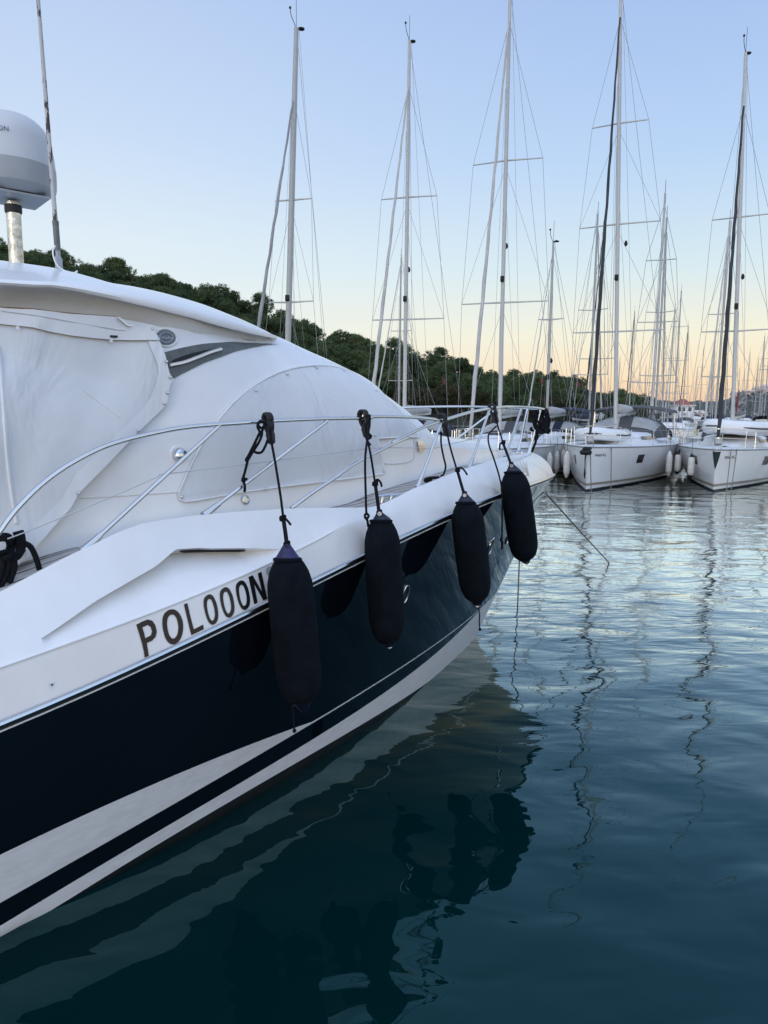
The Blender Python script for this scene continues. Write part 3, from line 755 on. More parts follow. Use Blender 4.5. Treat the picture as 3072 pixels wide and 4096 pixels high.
# hawse holes on the hull
for px, py, wv, hv in ((C7((404, 1800))[0] + (0.045, 0.075)), (C7((1036, 1445))[0] + (0.045, 0.085)), (C7((1165, 1380))[0] + (0.045, 0.075))):
    p = hit(px, py, V); b = MB(); e = 0.01
    da = A((p[0] + e, V(p[0] + e, p[2]), p[2])) - A((p[0] - e, V(p[0] - e, p[2]), p[2])); da /= np.linalg.norm(da)
    ring = [Y(*(A((p[0], 0, p[2])) + da * A((1, 0, 1)) * wv * math.cos(a) + A((0, V(p[0] + da[0] * wv * math.cos(a), p[2] + hv * math.sin(a)) + 0.006, hv * math.sin(a))))) for a in [k * math.pi / 10 for k in range(20)]]
    b.tube(ring, 0.0085, 8, closed=True); fo = b.build('fairlead', 'chrome', yacht)
    b = MB(); ids = [b.add(A(q) - SB * 0.004) for q in ring]; b.face(ids); b.build('fairlead_hole', 'void', fo)

# satellite dome and whip aerial on the hardtop
P = at_v(66, 1052, 0.15); dist = (P - EYEP) @ FW; k = dist / FPX
mast_b = P - A((0, 0, 0.04)); zd0 = (1052 - 815) * k
b = MB(); b.tube([mast_b, mast_b + A((0, 0, zd0 + 0.03))], 27 * k, 16); mo = b.build('dome_post', 'chrome_old', yacht)
b = MB(); b.lathe([(30 * k, 0), (32 * k, 0.01), (32 * k, 30 * k), (29 * k, 32 * k)], mast_b + A((0, 0, zd0 - 0.04)), (0, 0, 1), 16); b.build('post_collar', 'black', mo)
cx = P + RT * (2 * k); zz = P[2] + (1052 - 800) * k
b = MB(); b.lathe([(0.30 * 160 * k, 0.0), (120 * k, 0.004), (158 * k, 30 * k), (161 * k, 45 * k), (162 * k, 75 * k), (162 * k, 108 * k)], (cx[0], cx[1], zz), (0, 0, 1), 40); db = b.build('dome_base', 'dome_grey', mo)
r0 = 160 * k
prof = [(r0, 108 * k), (r0 * 1.0, 120 * k), (r0 * .985, 150 * k), (r0 * .955, 180 * k)]
for i in range(1, 13):
    a = i / 12 * math.pi / 2; prof.append((r0 * .955 * math.cos(a) ** 0.85 + 0.0004, 180 * k + 128 * k * math.sin(a)))
b = MB(); b.lathe(prof, (cx[0], cx[1], zz), (0, 0, 1), 40); dm = b.build('satellite_dome', 'dome', mo)
b = MB(); b.box((cx[0], cx[1], zz - 0.012), (0.36, 0.36, 0.012), ax=(AX, SB, (0, 0, 1))); b.build('dome_bracket', 'dome_grey', mo)
def ring_text(txt, ang_end, zc, size, rad, name, mat, parent, flip=False):
    cu = bpy.data.curves.new('lettering', 'FONT'); cu.body = txt; cu.size = size; cu.align_x = 'RIGHT'; cu.align_y = 'CENTER'
    to = bpy.data.objects.new('lettering', cu); COL.objects.link(to)
    me = bpy.data.meshes.new_from_object(to.evaluated_get(bpy.context.evaluated_depsgraph_get())); bpy.data.objects.remove(to); b = MB()
    for v in me.vertices:
        x = -v.co.x if flip else v.co.x
        a = ang_end + x / rad
        b.add((cx[0] + rad * math.cos(a), cx[1] + rad * math.sin(a), zc + v.co.y))
    for p in me.polygons: b.face(list(p.vertices))
    return b.build(name, mat, parent, smooth=False)
front = math.atan2(-cx[1], -cx[0])
ring_text('TRACVISION', front + 0.0, zz + (800 - 598) * k, 24 * k, r0 * 0.974, 'dome_lettering', 'blue_text', dm)
P = at_v(238, 1094, 0.55); kk = ((P - EYEP) @ FW) / FPX
topw = at_v(148, -60, 0.50)
d = topw - P; d /= np.linalg.norm(d)
b = MB(); b.box(P + A((0, 0, 0.0)), (0.17, 0.09, 0.012), ax=(AX, SB, (0, 0, 1))); wb_ = b.build('aerial_plate', 'chrome_old', yacht)
b = MB(); b.tube([P, P + d * 0.05, P + d * 0.09, P + d * 0.11, P + d * 0.16], [0.026, 0.022, 0.024, 0.014, 0.016], 12); b.build('aerial_ratchet', 'dome_grey', wb_)
b = MB(); b.tube([P + d * 0.14, P + d * 0.30], 0.019, 10); b.tube([P + d * 0.295, P + d * 0.32], 0.020, 10); b.build('aerial_ferrule', 'vent_grey', wb_)
b = MB(); b.tube([P + d * 0.31, P + d * 1.0, P + d * 2.6], [0.0145, 0.0125, 0.008], 10); b.build('whip', 'whip', wb_)
b = MB(); b.tube(smooth_path([at_v(*q, 0.58) for q in C4((440, 165), (422, 215), (440, 290), (475, 340), (540, 375), (600, 382), (618, 368), (598, 385), (580, 410), (584, 445))], 5), 0.0055, 6); b.build('aerial_cable', 'white_paint', wb_)

# ------------------------------------------------------------------ fenders hung over the side, their ropes and the other lines
def rub_touch(px, py, r):         # centre of a fender of radius r that leans on the rub rail
    return A(hit(px, py, lambda s, z: Bf(s) + r + 0.004))
def fender(label, apex, shoulder, bottom, nub, wpx, rope_px, top_px, tail_px, knot_px, blue=False, coil=None, drop=None, falls=False):
    r = 0.15
    for _ in range(3):
        ps = rub_touch(*shoulder, r); d = (A(Y(*ps)) - EYEP) @ FW; r = wpx / 2 * d / FPX
    pb = A(Y(*ps)) ; vb_ = ps[1]
    def onp(px, py): return at_v(px, py, vb_)
    Ps, Pb, Pa, Pn = onp(*shoulder), onp(*bottom), onp(*apex), onp(*nub)
    t = thing('boat_fender', label, 'fender', Pn, 'black fenders hung along the side of the motor yacht')
    ax = Pb - Ps; L = np.linalg.norm(ax); ax /= L
    prof = [(r * .50, -0.005 * L), (r * .55, 0.0), (r * .70, .035 * L), (r * .86, .09 * L), (r * .97, .16 * L), (r, .25 * L), (r * 1.01, .5 * L), (r, .75 * L), (r * .985, .83 * L), (r * .91, .905 * L), (r * .77, .965 * L), (r * .62, .995 * L), (r * .54, 1.0 * L)]
    b = MB(); b.lathe(prof, Ps, ax, 32); c = b.build('fender_cover', 'fender', t, angle=80)
    b = MB(); b.tube([Ps + (RT * math.cos(a) + FW * math.sin(a)) * r * .55 for a in [k * math.pi / 10 for k in range(20)]], 0.012, 6, closed=True); b.build('cover_cuff', 'fender', c)
    # vinyl eyes at both ends: flattened lugs with a hole
    def lug(P, Q, r0, nm, mat):
        a = A(Q) - A(P); h = np.linalg.norm(a); a /= h; side = RT - a * (RT @ a); side /= np.linalg.norm(side); n = np.cross(a, side)
        b = MB(); rows = []
        for u in np.linspace(0, 1, 9):
            w = r0 * (1 - .80 * u ** 1.0) if u < .97 else r0 * .16; d_ = r0 * (1 - u) ** 1.5 * .8 + 0.012
            if nm == 'fender_eye' and blue: d_ = w * .8
            rows.append([A(P) + a * h * u + side * w * math.cos(k * math.pi / 8) + n * d_ * math.sin(k * math.pi / 8) for k in range(16)])
        b.grid(rows, close=True); b.face([b.add(p) for p in rows[-1]]); o = b.build(nm, mat, t, angle=60)
        e = A(Q) - a * h * .24; tc = EYEP - e; tc /= np.linalg.norm(tc); hr = 0.013 if blue else 0.019
        ringp = [e + tc * 0.024 + (side * math.cos(k * math.pi / 6) + a * math.sin(k * math.pi / 6)) * hr for k in range(12)]
        b = MB(); b.tube(ringp, 0.004, 6, closed=True); b.build('eye_rim', mat, o)
        b = MB(); b.face([b.add(p) for p in ringp]); b.build('eye_hole', 'gel_warm' if not blue else 'black', o)
        return o
    lug(Ps - ax * 0.004, Pa, r * .55, 'fender_eye', 'fender_blue' if blue else 'fender_tip')
    lug(Pb - ax * 0.004, Pn, r * .54, 'fender_eye', 'fender_tip')
    # rope from the rail down to the eye
    tp = A(hit(*top_px, lambda s, z: vrail(s) + 0.02)); va = vb_
    rp = []
    n = len(rope_px)
    for i, q in enumerate(rope_px):
        v = tp[1] + (va - tp[1]) * (i + 0.5) / n; rp.append(at_v(*q, v))
    path = smooth_path([Y(*tp)] + rp + [Pa + ax * 0.02], 4); b = MB(); b.tube(path, 0.0078, 8); rope = b.build('rope', 'rope', t)
    j = int(np.argmin([abs(proj_y(p) - knot_px[1]) for p in path])); b = MB(); b.tube(path[j:], 0.0125, 8); b.build('rope_splice', 'rope', rope)
    def knot(C_, sz):
        b = MB()
        for k in range(3):
            a0 = k * 1.1
            ring = [A(C_) + A((0, 0, (k - 1) * sz * .55)) + sz * (RT * math.cos(a) + FW * math.sin(a) + UP * .45 * math.sin(a + a0)) for a in [i * math.pi / 6 for i in range(12)]]
            b.tube(ring, 0.009, 6, closed=True)
        b.ball(C_, sz * .8, 0, 7); b.build('knot', 'rope', rope)
    def dep(q, v): return at_v(*q, v)
    kv = tp[1] + (va - tp[1]) * .7
    knot(dep(knot_px, kv), 0.014); knot(Pa + ax * 0.005, 0.013)
    if tail_px:
        b = MB(); b.tube(smooth_path([dep(q, kv + .01) for q in tail_px], 4), 0.0075, 7); b.build('rope_tail', 'rope', rope)
    # snap hook round the rail
    Tr = Y(tp[0], vrail(tp[0]), tp[2]); t2 = rope_px[0]
    dn = at_v(*t2, tp[1] + 0.01) - Tr; dn /= np.linalg.norm(dn); b = MB()
    al = Y(tp[0] + .1, vrail(tp[0] + .1), tp[2]) - Y(tp[0] - .1, vrail(tp[0] - .1), tp[2]); al /= np.linalg.norm(al); out = np.cross(al, dn); out /= np.linalg.norm(out)
    hk = [Tr + 0.030 * (dn * -math.cos(a) + out * math.sin(a)) for a in [math.pi * (-.72 + 1.44 * i / 12) for i in range(13)]]
    hk = [Tr + dn * 0.10] + [Tr + dn * 0.05 - out * 0.022] + hk + [Tr + dn * 0.05 + out * 0.022, Tr + dn * 0.10]
    for k in (-1, 0, 1): b.tube(smooth_path([p + al * 0.013 * k for p in hk], 3), 0.012, 7)
    b.tube([Tr + dn * 0.07, Tr + dn * 0.10, Tr + dn * 0.155, Tr + dn * 0.165], [0.020, 0.030, 0.024, 0.010], 10)
    b.build('snap_hook', 'black', rope)
    for ci, (cpx, rr) in enumerate(coil or []):
        fall = 1 if ci == 0 and falls else 0
        vv = [tp[1] + 0.035 + fall * (va - 0.06 - tp[1]) * min(1, max(0, (i - 1.5) / (len(cpx) * .5 - 1))) for i in range(len(cpx))]
        if ci == 1 and falls: vv = [va - 0.02] * len(cpx)
        b = MB(); b.tube(smooth_path([at_v(*q, w) for q, w in zip(cpx, vv)], 5), rr, 8); b.build('rope_hank', 'rope', rope)
    if drop:
        b = MB(); b.tube(smooth_path([at_v(*q, va + .01) for q in drop], 4), 0.0055, 6); b.ball(at_v(*drop[-1], va + .01), 0.013, 0, 7); b.build('drain_cord', 'rope', t)
    return t
def proj_y(P):
    q = A(P) - EYEP; return 2048 - FPX * (q @ UP) / (q @ FW)
F1 = [(c, .0085) for c in (C6((570, 300), (552, 330), (575, 352), (600, 320), (560, 310), (548, 345), (570, 380), (590, 345)), C6((565, 375), (530, 450), (490, 530), (472, 560), (480, 568), (510, 520), (560, 440), (578, 385), (565, 375)), C6((572, 380), (545, 420), (520, 490), (540, 515), (575, 512), (600, 470), (615, 430)), C6((482, 570), (465, 640), (452, 690), (463, 735), (462, 778)), C6((445, 692), (455, 684), (466, 692), (458, 704), (446, 698), (478, 690)))]
fender('tall black fender with violet blue neck, nearest the name lettering', (1147, 2172), (1150, 2238), (1205, 2795), (1222, 2852), 187, C6((640, 440), (665, 580), (700, 800), (720, 960), (733, 1050)), C6((625, 290))[0], C6((720, 945), (745, 965), (768, 994)), C6((715, 950))[0], True, F1, C9((1262, 975), (1268, 1050), (1272, 1105)))
F2 = [(C6((1292, 262), (1292, 330), (1280, 400), (1262, 560), (1266, 800), (1270, 930)), .0078), (C6((1258, 935), (1270, 918), (1285, 935), (1270, 955), (1258, 938), (1275, 960), (1283, 1008)), .0085), (C6((1268, 400), (1290, 395), (1300, 410), (1280, 425), (1268, 410), (1280, 445), (1296, 465)), .0095)]
fender('black fender between the violet necked one and the middle of the bow rail', C7((215, 1192))[0], C7((228, 1262))[0], C7((281, 2135))[0], C7((297, 2207))[0], 147, C7((120, 620), (150, 760), (180, 950), (200, 1090)), C7((108, 480))[0], C7((178, 985), (200, 955), (225, 975), (234, 1008)), C7((185, 985))[0], False, F2, None, True)
F3 = [(C7((672, 600), (672, 690), (690, 790), (705, 860), (690, 915), (668, 930)), .0078), (C7((655, 940), (620, 942), (580, 945), (552, 960), (570, 972), (600, 955), (560, 950)), .012)]
fender('black fender with a thin cord loop at its foot, second from the bow', C7((843, 1055))[0], C7((852, 1128))[0], C7((935, 1830))[0], C7((942, 1905))[0], 133, C7((718, 620), (740, 720), (775, 840), (800, 920), (820, 990)), C7((692, 500))[0], C7((790, 885), (820, 868), (845, 890), (864, 920)), C7((793, 885))[0], False, F3, C7((950, 1905), (955, 1960), (953, 2005), (958, 2060)))
F4 = [(C7((1080, 560), (1040, 600), (1020, 632), (1025, 700), (1060, 800), (1100, 930), (1120, 1040), (1122, 1200), (1120, 1380), (1118, 1470)), .0078), (C7((1120, 1380), (1112, 1400), (1124, 1420), (1118, 1470)), .010)]
fender('black fender closest to the bow tip, its hook on the pulpit rail', C7((1188, 838))[0], C7((1203, 905))[0], C7((1292, 1530))[0], C7((1306, 1578))[0], 121, C7((1090, 560), (1110, 620), (1130, 690), (1160, 770), (1175, 810)), C7((1058, 425))[0], C7((1130, 680), (1108, 690), (1104, 720), (1106, 738)), C7((1130, 682))[0], False, F4, None, True)

# black mooring rope hitched on the after end of the handrail
def hank(name, label, cat, pieces, v, r, base, mat='rope'):
    t = thing(name, label, cat, base)
    for i, px in enumerate(pieces):
        b = MB(); b.tube(smooth_path([at_v(*q[:2], v + (q[2] if len(q) > 2 else 0)) for q in px], 6), r, 9); b.build('rope_coil' if i else 'rope_end', mat, t)
    return t
def d3(L, k=0.03): return [(*p, k * (i % 3 - 1)) for i, p in enumerate(L)]
hank('mooring_rope', 'thick black rope hitched in coils over the handrail beside the cockpit cover', 'rope', [
    C3((195, 1145), (240, 1170), (275, 1230), (300, 1300), (315, 1355)),
    d3(C3((-80, 1100), (0, 1085), (70, 1090), (100, 1150), (90, 1220), (60, 1260), (0, 1240), (-60, 1200))),
    d3(C3((-80, 1140), (10, 1110), (60, 1120), (75, 1170), (50, 1215), (-20, 1225))),
    C3((125, 1055), (140, 1110), (150, 1180), (130, 1240), (60, 1270), (-10, 1250)), C3((165, 1045), (182, 1110), (180, 1190), (150, 1250), (110, 1270)), C3((150, 1050), (160, 1120), (165, 1190), (150, 1230)),
    C3((20, 1215), (90, 1232), (150, 1225), (190, 1190)), C3((90, 1250), (110, 1300), (95, 1400), (78, 1465)), C3((60, 1250), (70, 1320), (40, 1420), (0, 1500), (-40, 1560)), C3((20, 1250), (20, 1320), (0, 1400), (-30, 1480)), C3((110, 1260), (118, 1330), (100, 1400), (70, 1455)),
], 1.58, 0.0145, at_v(40, 2200, 1.58))
# black rope bundled on the pulpit
hank('rope_bundle', 'bundle of black rope tied to the pulpit at the bow', 'rope', [
    C5((1290, 470), (1285, 520), (1265, 570), (1250, 612))] + [[(C5((1320 + 75 * math.cos(a * 1.7 + i) * (1 - .05 * i) + 22, 325 + 105 * math.sin(a * 1.7 + i * 2)))[0]) + (0.05 * math.sin(a + i),) for a in np.linspace(0, 4.5, 9)] for i in range(7)] + [C5((1265, 410), (1290, 430), (1305, 470), (1285, 490), (1270, 440)), C5((1385, 200), (1400, 250), (1380, 300), (1395, 380), (1370, 430)), C5((1250, 380), (1240, 400), (1290, 410), (1330, 350))],
    0.05, 0.015, at_v(2150, 1700, 0.05))
# mooring lines
def line(name, label, pts, r, mat, base):
    b = MB(); b.tube(smooth_path(pts, 5), r, 6); o = b.build(name, mat); return tag(o, label, 'rope')
p0 = at_z(2448, 2243, 0.0)
line('mooring_line', 'tan mooring line running from the bow out into the water', [Y(0.16, 0.02, 1.60), (Y(0.16, 0.02, 1.6) + p0) / 2 - A((0, 0, 0.05)), p0 - A((0, 0, 0.1)), p0 + (p0 - Y(0.16, 0.02, 1.6)) * 0.15 - A((0, 0, 0.25))], 0.010, 'rope_tan', p0)
tp = at_v(2072, 2190, 0.0); bt = at_z(2071, 2410, 0.0)
line('hanging_line', 'brown line hanging straight down under the bow into the water', [tp + A((0, 0, .1)), A((bt[0], bt[1], 1.0)), A((bt[0], bt[1], -0.3))], 0.011, 'rope_tan', bt)

# ------------------------------------------------------------------ water
def water_mat():
    m, nt, b = new_mat('harbour_water')
    geo = nt.nodes.new('ShaderNodeNewGeometry')
    def nz(scale, st, det=2, rough=0.5, dist=0.0):
        mp = nt.nodes.new('ShaderNodeMapping'); mp.inputs['Scale'].default_value = st; mp.inputs['Rotation'].default_value = (0, 0, 0.25)
        nt.links.new(geo.outputs['Position'], mp.inputs[0])
        n = nt.nodes.new('ShaderNodeTexNoise'); n.inputs['Scale'].default_value = scale; n.inputs['Detail'].default_value = det; n.inputs['Roughness'].default_value = rough; n.inputs['Distortion'].default_value = dist
        nt.links.new(mp.outputs[0], n.inputs['Vector']); return n
    # patches of breeze: the fine ripple comes and goes
    pn = nz(0.16, (1, 1, 1), 2); pr = ramp_node(nt, pn.outputs[0], [(0.38, (0.25,) * 3), (0.62, (1.0,) * 3)])
    # the lee beside the quay is calm, open water further off is rippled
    sep = nt.nodes.new('ShaderNodeSeparateXYZ'); nt.links.new(geo.outputs['Position'], sep.inputs[0])
    mr = nt.nodes.new('ShaderNodeMapRange'); mr.interpolation_type = 'SMOOTHSTEP'; nt.links.new(sep.outputs[1], mr.inputs[0])
    mr.inputs[1].default_value = 4.0; mr.inputs[2].default_value = 11.0; mr.inputs[3].default_value = 0.14; mr.inputs[4].default_value = 1.0
    ml = nt.nodes.new('ShaderNodeMath'); ml.operation = 'MULTIPLY'; nt.links.new(pr.outputs[0], ml.inputs[0]); nt.links.new(mr.outputs[0], ml.inputs[1])
    big = nz(0.9, (1, 1.25, 1), 1, 0.4, 0.4); fine = nz(4.2, (0.5, 1.45, 1), 2, 0.5, 0.6)
    b1 = nt.nodes.new('ShaderNodeBump'); b1.inputs['Strength'].default_value = 1.0; b1.inputs['Distance'].default_value = 0.046; nt.links.new(big.outputs[0], b1.inputs['Height'])
    mid = nz(2.3, (0.7, 1.3, 1), 1, 0.4, 0.8); bm_ = nt.nodes.new('ShaderNodeBump'); bm_.inputs['Distance'].default_value = 0.011; nt.links.new(mid.outputs[0], bm_.inputs['Height']); nt.links.new(b1.outputs[0], bm_.inputs['Normal']); b1 = bm_
    b2 = nt.nodes.new('ShaderNodeBump'); b2.inputs['Distance'].default_value = 0.0155; nt.links.new(fine.outputs[0], b2.inputs['Height']); nt.links.new(ml.outputs[0], b2.inputs['Strength']); nt.links.new(b1.outputs[0], b2.inputs['Normal'])
    tiny = nz(11.0, (0.45, 1.5, 1), 2, 0.55, 0.5); b3 = nt.nodes.new('ShaderNodeBump'); b3.inputs['Distance'].default_value = 0.0018; nt.links.new(tiny.outputs[0], b3.inputs['Height']); nt.links.new(ml.outputs[0], b3.inputs['Strength']); nt.links.new(b2.outputs[0], b3.inputs['Normal']); b2 = b3
    # dark teal body under a clear surface
    b.inputs['Base Color'].default_value = (0.0, 0.0145, 0.0155, 1); b.inputs['Roughness'].default_value = 1.0; b.inputs['Specular IOR Level'].default_value = 0.0
    gl = nt.nodes.new('ShaderNodeBsdfGlossy'); gl.inputs['Color'].default_value = (0.89, 1.0, 0.965, 1); gl.inputs['Roughness'].default_value = 0.012; nt.links.new(b2.outputs[0], gl.inputs['Normal'])
    fr = nt.nodes.new('ShaderNodeFresnel'); fr.inputs['IOR'].default_value = 1.333; nt.links.new(b2.outputs[0], fr.inputs['Normal'])
    tint = ramp_node(nt, fr.outputs[0], [(0.025, (0.42, 0.95, 1.0)), (0.09, (0.72, 0.98, 1.0)), (0.22, (0.94, 1.0, 0.97))]); nt.links.new(tint.outputs[0], gl.inputs['Color'])
    gain = nt.nodes.new('ShaderNodeMath'); gain.operation = 'MULTIPLY'; gain.use_clamp = True; gain.inputs[1].default_value = 5.4
    pw = nt.nodes.new('ShaderNodeMath'); pw.operation = 'POWER'; pw.inputs[1].default_value = 1.4; nt.links.new(fr.outputs[0], pw.inputs[0]); nt.links.new(pw.outputs[0], gain.inputs[0])
    mx = nt.nodes.new('ShaderNodeMixShader'); nt.links.new(gain.outputs[0], mx.inputs[0]); nt.links.new(b.outputs[0], mx.inputs[1]); nt.links.new(gl.outputs[0], mx.inputs[2])
    nt.links.new(mx.outputs[0], nt.nodes['Material Output'].inputs[0])
    return m
M['water'] = water_mat()
b = MB(); xs = [-2500, -60, 0, 60, 2500]; ys = [-300, 0, 60, 3500]
b.grid([[(x, y, 0) for x in xs] for y in ys]); tag(b.build('water', 'water', smooth=False), kind='structure')

# ------------------------------------------------------------------ wooded headland behind the marina
def foliage_mat(name, lo, mid, hi):
    m, nt, b = new_mat(name)
    oi = nt.nodes.new('ShaderNodeObjectInfo'); n = noise_node(nt, 0.9, 3, 0.6)
    ad = nt.nodes.new('ShaderNodeMath'); ad.operation = 'MULTIPLY_ADD'; ad.inputs[1].default_value = 0.30; nt.links.new(oi.outputs['Random'], ad.inputs[0]); nt.links.new(n.outputs[0], ad.inputs[2])
    r = ramp_node(nt, ad.outputs[0], [(0.45, lo), (0.7, mid), (1.0, hi)])
    nt.links.new(r.outputs[0], b.inputs['Base Color']); b.inputs['Roughness'].default_value = 0.75; b.inputs['Specular IOR Level'].default_value = 0.2
    tr = nt.nodes.new('ShaderNodeBsdfTranslucent'); nt.links.new(r.outputs[0], tr.inputs[0]); mx = nt.nodes.new('ShaderNodeMixShader'); mx.inputs[0].default_value = 0.35
    nt.links.new(b.outputs[0], mx.inputs[1]); nt.links.new(tr.outputs[0], mx.inputs[2]); nt.links.new(mx.outputs[0], nt.nodes['Material Output'].inputs[0])
    return m
M['pine'] = foliage_mat('pine_foliage', (0.052, 0.084, 0.040), (0.095, 0.138, 0.058), (0.145, 0.178, 0.074))
M['scrub'] = foliage_mat('dry_scrub', (0.05, 0.055, 0.028), (0.08, 0.08, 0.042), (0.115, 0.10, 0.06))
M['bark'] = simple('pine_bark', (0.09, 0.065, 0.05), 0.9, var=0.4, nscale=6)
M['ground'] = simple('headland_ground', (0.030, 0.034, 0.020), 0.95, var=0.5, nscale=0.4)
M['far_wood'] = simple('far_woodland', (0.055, 0.065, 0.048), 0.95, var=0.4, nscale=0.08)
ridge = Curve(*zip(*[(-900, 900), (0, 1008), (90, 1018), (220, 1030), (370, 1072), (555, 1108), (740, 1128), (815, 1190), (907, 1165), (960, 1228), (1037, 1222), (1110, 1250), (1296, 1322), (1426, 1350), (1537, 1380), (1666, 1412), (1815, 1420), (1850, 1445), (1963, 1492), (2100, 1488), (2185, 1490), (2278, 1500), (2310, 1552), (2400, 1574), (2518, 1580), (2560, 1625), (2700, 1640)]))
def d_ridge(px): return 140 + 45 * sstep(-200, 2500, px)
def d_shore(px): return 84 + 56 * sstep(-200, 2600, px)
def hill_pt(px, u):               # u 0 at the shore, 1 on the ridge
    d = d_shore(px) + (d_ridge(px) - d_shore(px)) * u
    zt_ = (1640 - ridge(px)) / FPX * d_ridge(px) + EYE - 4.0
    z = 0.5 + max(0.3, zt_ - 0.5) * (max(u, 0) ** 0.85 if u <= 1 else max(0.0, 1 - (u - 1) ** 1.5 * 1.4))
    return A(((px - 1536) / FPX * d, d, z))
b = MB(); b.grid([[hill_pt(px, u) - A((0, 0, 3.2 if u == -0.06 else 0)) + A((0, 0, 0.5 * math.sin(px * .037 + u * 9) if u > 0 else 0)) for px in range(-1500, 2761, 60)] for u in (-0.06, 0, .1, .2, .3, .4, .5, .6, .7, .8, .9, 1.0, 1.2, 1.5, 1.9)])
tag(b.build('hill', 'ground'), kind='structure')
def tree_mesh(seed, dense=1.0, flat=1.0, thin=False):
    rs_ = np.random.RandomState(seed); rnd = random.Random(seed); b = MB(); lobes = []
    for i in range(rnd.randint(12, 15)):          # lobes sit over a dome, the crown is full inside
        a = i * 2.4 + rnd.uniform(-.5, .5); e = rnd.uniform(-.25, 1.35); rr = 1.75 * math.cos(e) * rnd.uniform(.55, 1.35)
        lobes.append((A((rr * math.cos(a), rr * math.sin(a), 3.6 + 1.9 * flat * math.sin(e))), rnd.uniform(.6, 1.35)))
    lobes.append((A((0, 0, 3.6 + 1.9 * flat)), 1.1))
    for c, r in lobes:
        n = int(34 * dense * r)
        for k in range(n):
            v = rs_.normal(size=3); v /= np.linalg.norm(v); p = c + v * r * rnd.uniform(.70, 1.04) * A((1, 1, .8))
            m = 16; o = p + rs_.normal(0, .13, (m, 3)); nn = rs_.normal(size=(m, 3)) * .8 + v; nn /= np.linalg.norm(nn, axis=1)[:, None]
            t1 = np.cross(nn, rs_.normal(size=(m, 3))); t1 /= np.linalg.norm(t1, axis=1)[:, None]; t2 = np.cross(nn, t1)
            w = rs_.uniform(.035, .07, (m, 1)); l = rs_.uniform(.08, .16, (m, 1))
            q = np.stack([o + t1 * l, o + t2 * w, o - t1 * l, o - t2 * w], 1).reshape(-1, 3); k0 = len(b.v)
            b.v += [tuple(x) for x in q.tolist()]
            for z in range(m): b.f.append((k0 + 4 * z, k0 + 4 * z + 1, k0 + 4 * z + 2, k0 + 4 * z + 3)); b.m.append(0)
    return b, lobes
protos = []
kinds = [('pine_tree', 'rounded dark pine on the wooded headland', 'pine', 1.0, 1.0), ('pine_tree', 'broad low pine with a flattened crown on the headland', 'pine', 1.0, .65), ('pine_tree', 'tall ragged pine with an open crown on the headland', 'pine', .85, 1.12), ('pine_tree', 'bushy mid green pine on the headland slope', 'pine', 1.15, .9), ('scrub_tree', 'dry brownish scrub tree low on the headland', 'scrub', .8, .7)]
for i, (nm, lb, mt, de_, fl) in enumerate(kinds):
    t = thing(nm, lb, 'tree', (0, 0, 0), 'trees covering the headland behind the marina')
    bm_, lobes = tree_mesh(31 + i, de_, fl); bm_.build('crown', mt, t, smooth=False, local=True)
    b = MB(); b.tube([(0, 0, -.6), (0.05, 0, 1.5), (0, 0.1, 3.2), (0.1, 0, 4.6)], [.22, .17, .12, .05], 7)
    for c, r in lobes[:5]: b.tube([(0, 0, 1.8 + .2 * r), tuple(c * .6 + A((0, 0, .7))), tuple(c)], [.09, .06, .03], 5)
    b.build('trunk', 'bark', t, local=True); protos.append(t)
rnd = random.Random(5); spots = []
px = -40
while px < 2560:
    for u in ((1.03, .93, .83, .72) if px < 700 else (1.02, .92, .82, .70, .58) if px < 1150 else (1.02, .92, .80, .68, .55, .42, .28, .14, .04) if px < 1560 else (1.0, .8, .55, .3, .08)):
        spots.append((px + rnd.uniform(-30, 30), u + rnd.uniform(-.05, .05), u))
    px += 57
spots = spots[:297]; used = set(); cnt = 0; print('TREES', len(spots))
for i, (px, u, u0) in enumerate(spots):
    k = rnd.choice([0, 0, 1, 2, 3, 3]) if u0 > .12 or rnd.random() < .4 else 4
    p = hill_pt(px, u) - A((0, 0, 1.5)); sc_ = rnd.choice([.8, .9, .96, 1.02, 1.1])*rnd.uniform(.92,1.08) * (0.86 if u0 > .98 else 1.0) * (1.12 if px > 1560 else 1)
    if k not in used: used.add(k); o = protos[k]; o.location = tuple(p); o.rotation_euler = (0, 0, rnd.uniform(0, 6.28)); o.scale = (sc_,) * 3
    else: o = copy_thing(protos[k], p, rnd.uniform(0, 6.28), sc_)
    o.scale = (sc_ * 1.12, sc_ * 1.12, sc_ * rnd.uniform(.85, 1.1)); cnt += 1
# low brush between the trees
b = MB(); rb = random.Random(3)
for i in range(30000):
    px = rb.uniform(-150, 2620) if i % 2 else rb.uniform(-1300, 1200); u = rb.uniform(0.0, 1.02); p = hill_pt(px, u) + A((0, 0, rb.uniform(0.2, 1.7 if i % 2 else 2.6))); l = rb.uniform(.25, .55) * (1 if i % 2 else 1.4)
    n = A([rb.gauss(0, 1), rb.gauss(-.6, 1), rb.gauss(.5, 1)]); n /= np.linalg.norm(n); t1 = np.cross(n, A([rb.gauss(0, 1) for _ in range(3)])); t1 /= np.linalg.norm(t1); t2 = np.cross(n, t1)
    b.face([b.add(p + t1 * l), b.add(p + t2 * l * .6), b.add(p - t1 * l), b.add(p - t2 * l * .6)])
tag(b.build('undergrowth', 'scrub', smooth=False), kind='stuff')
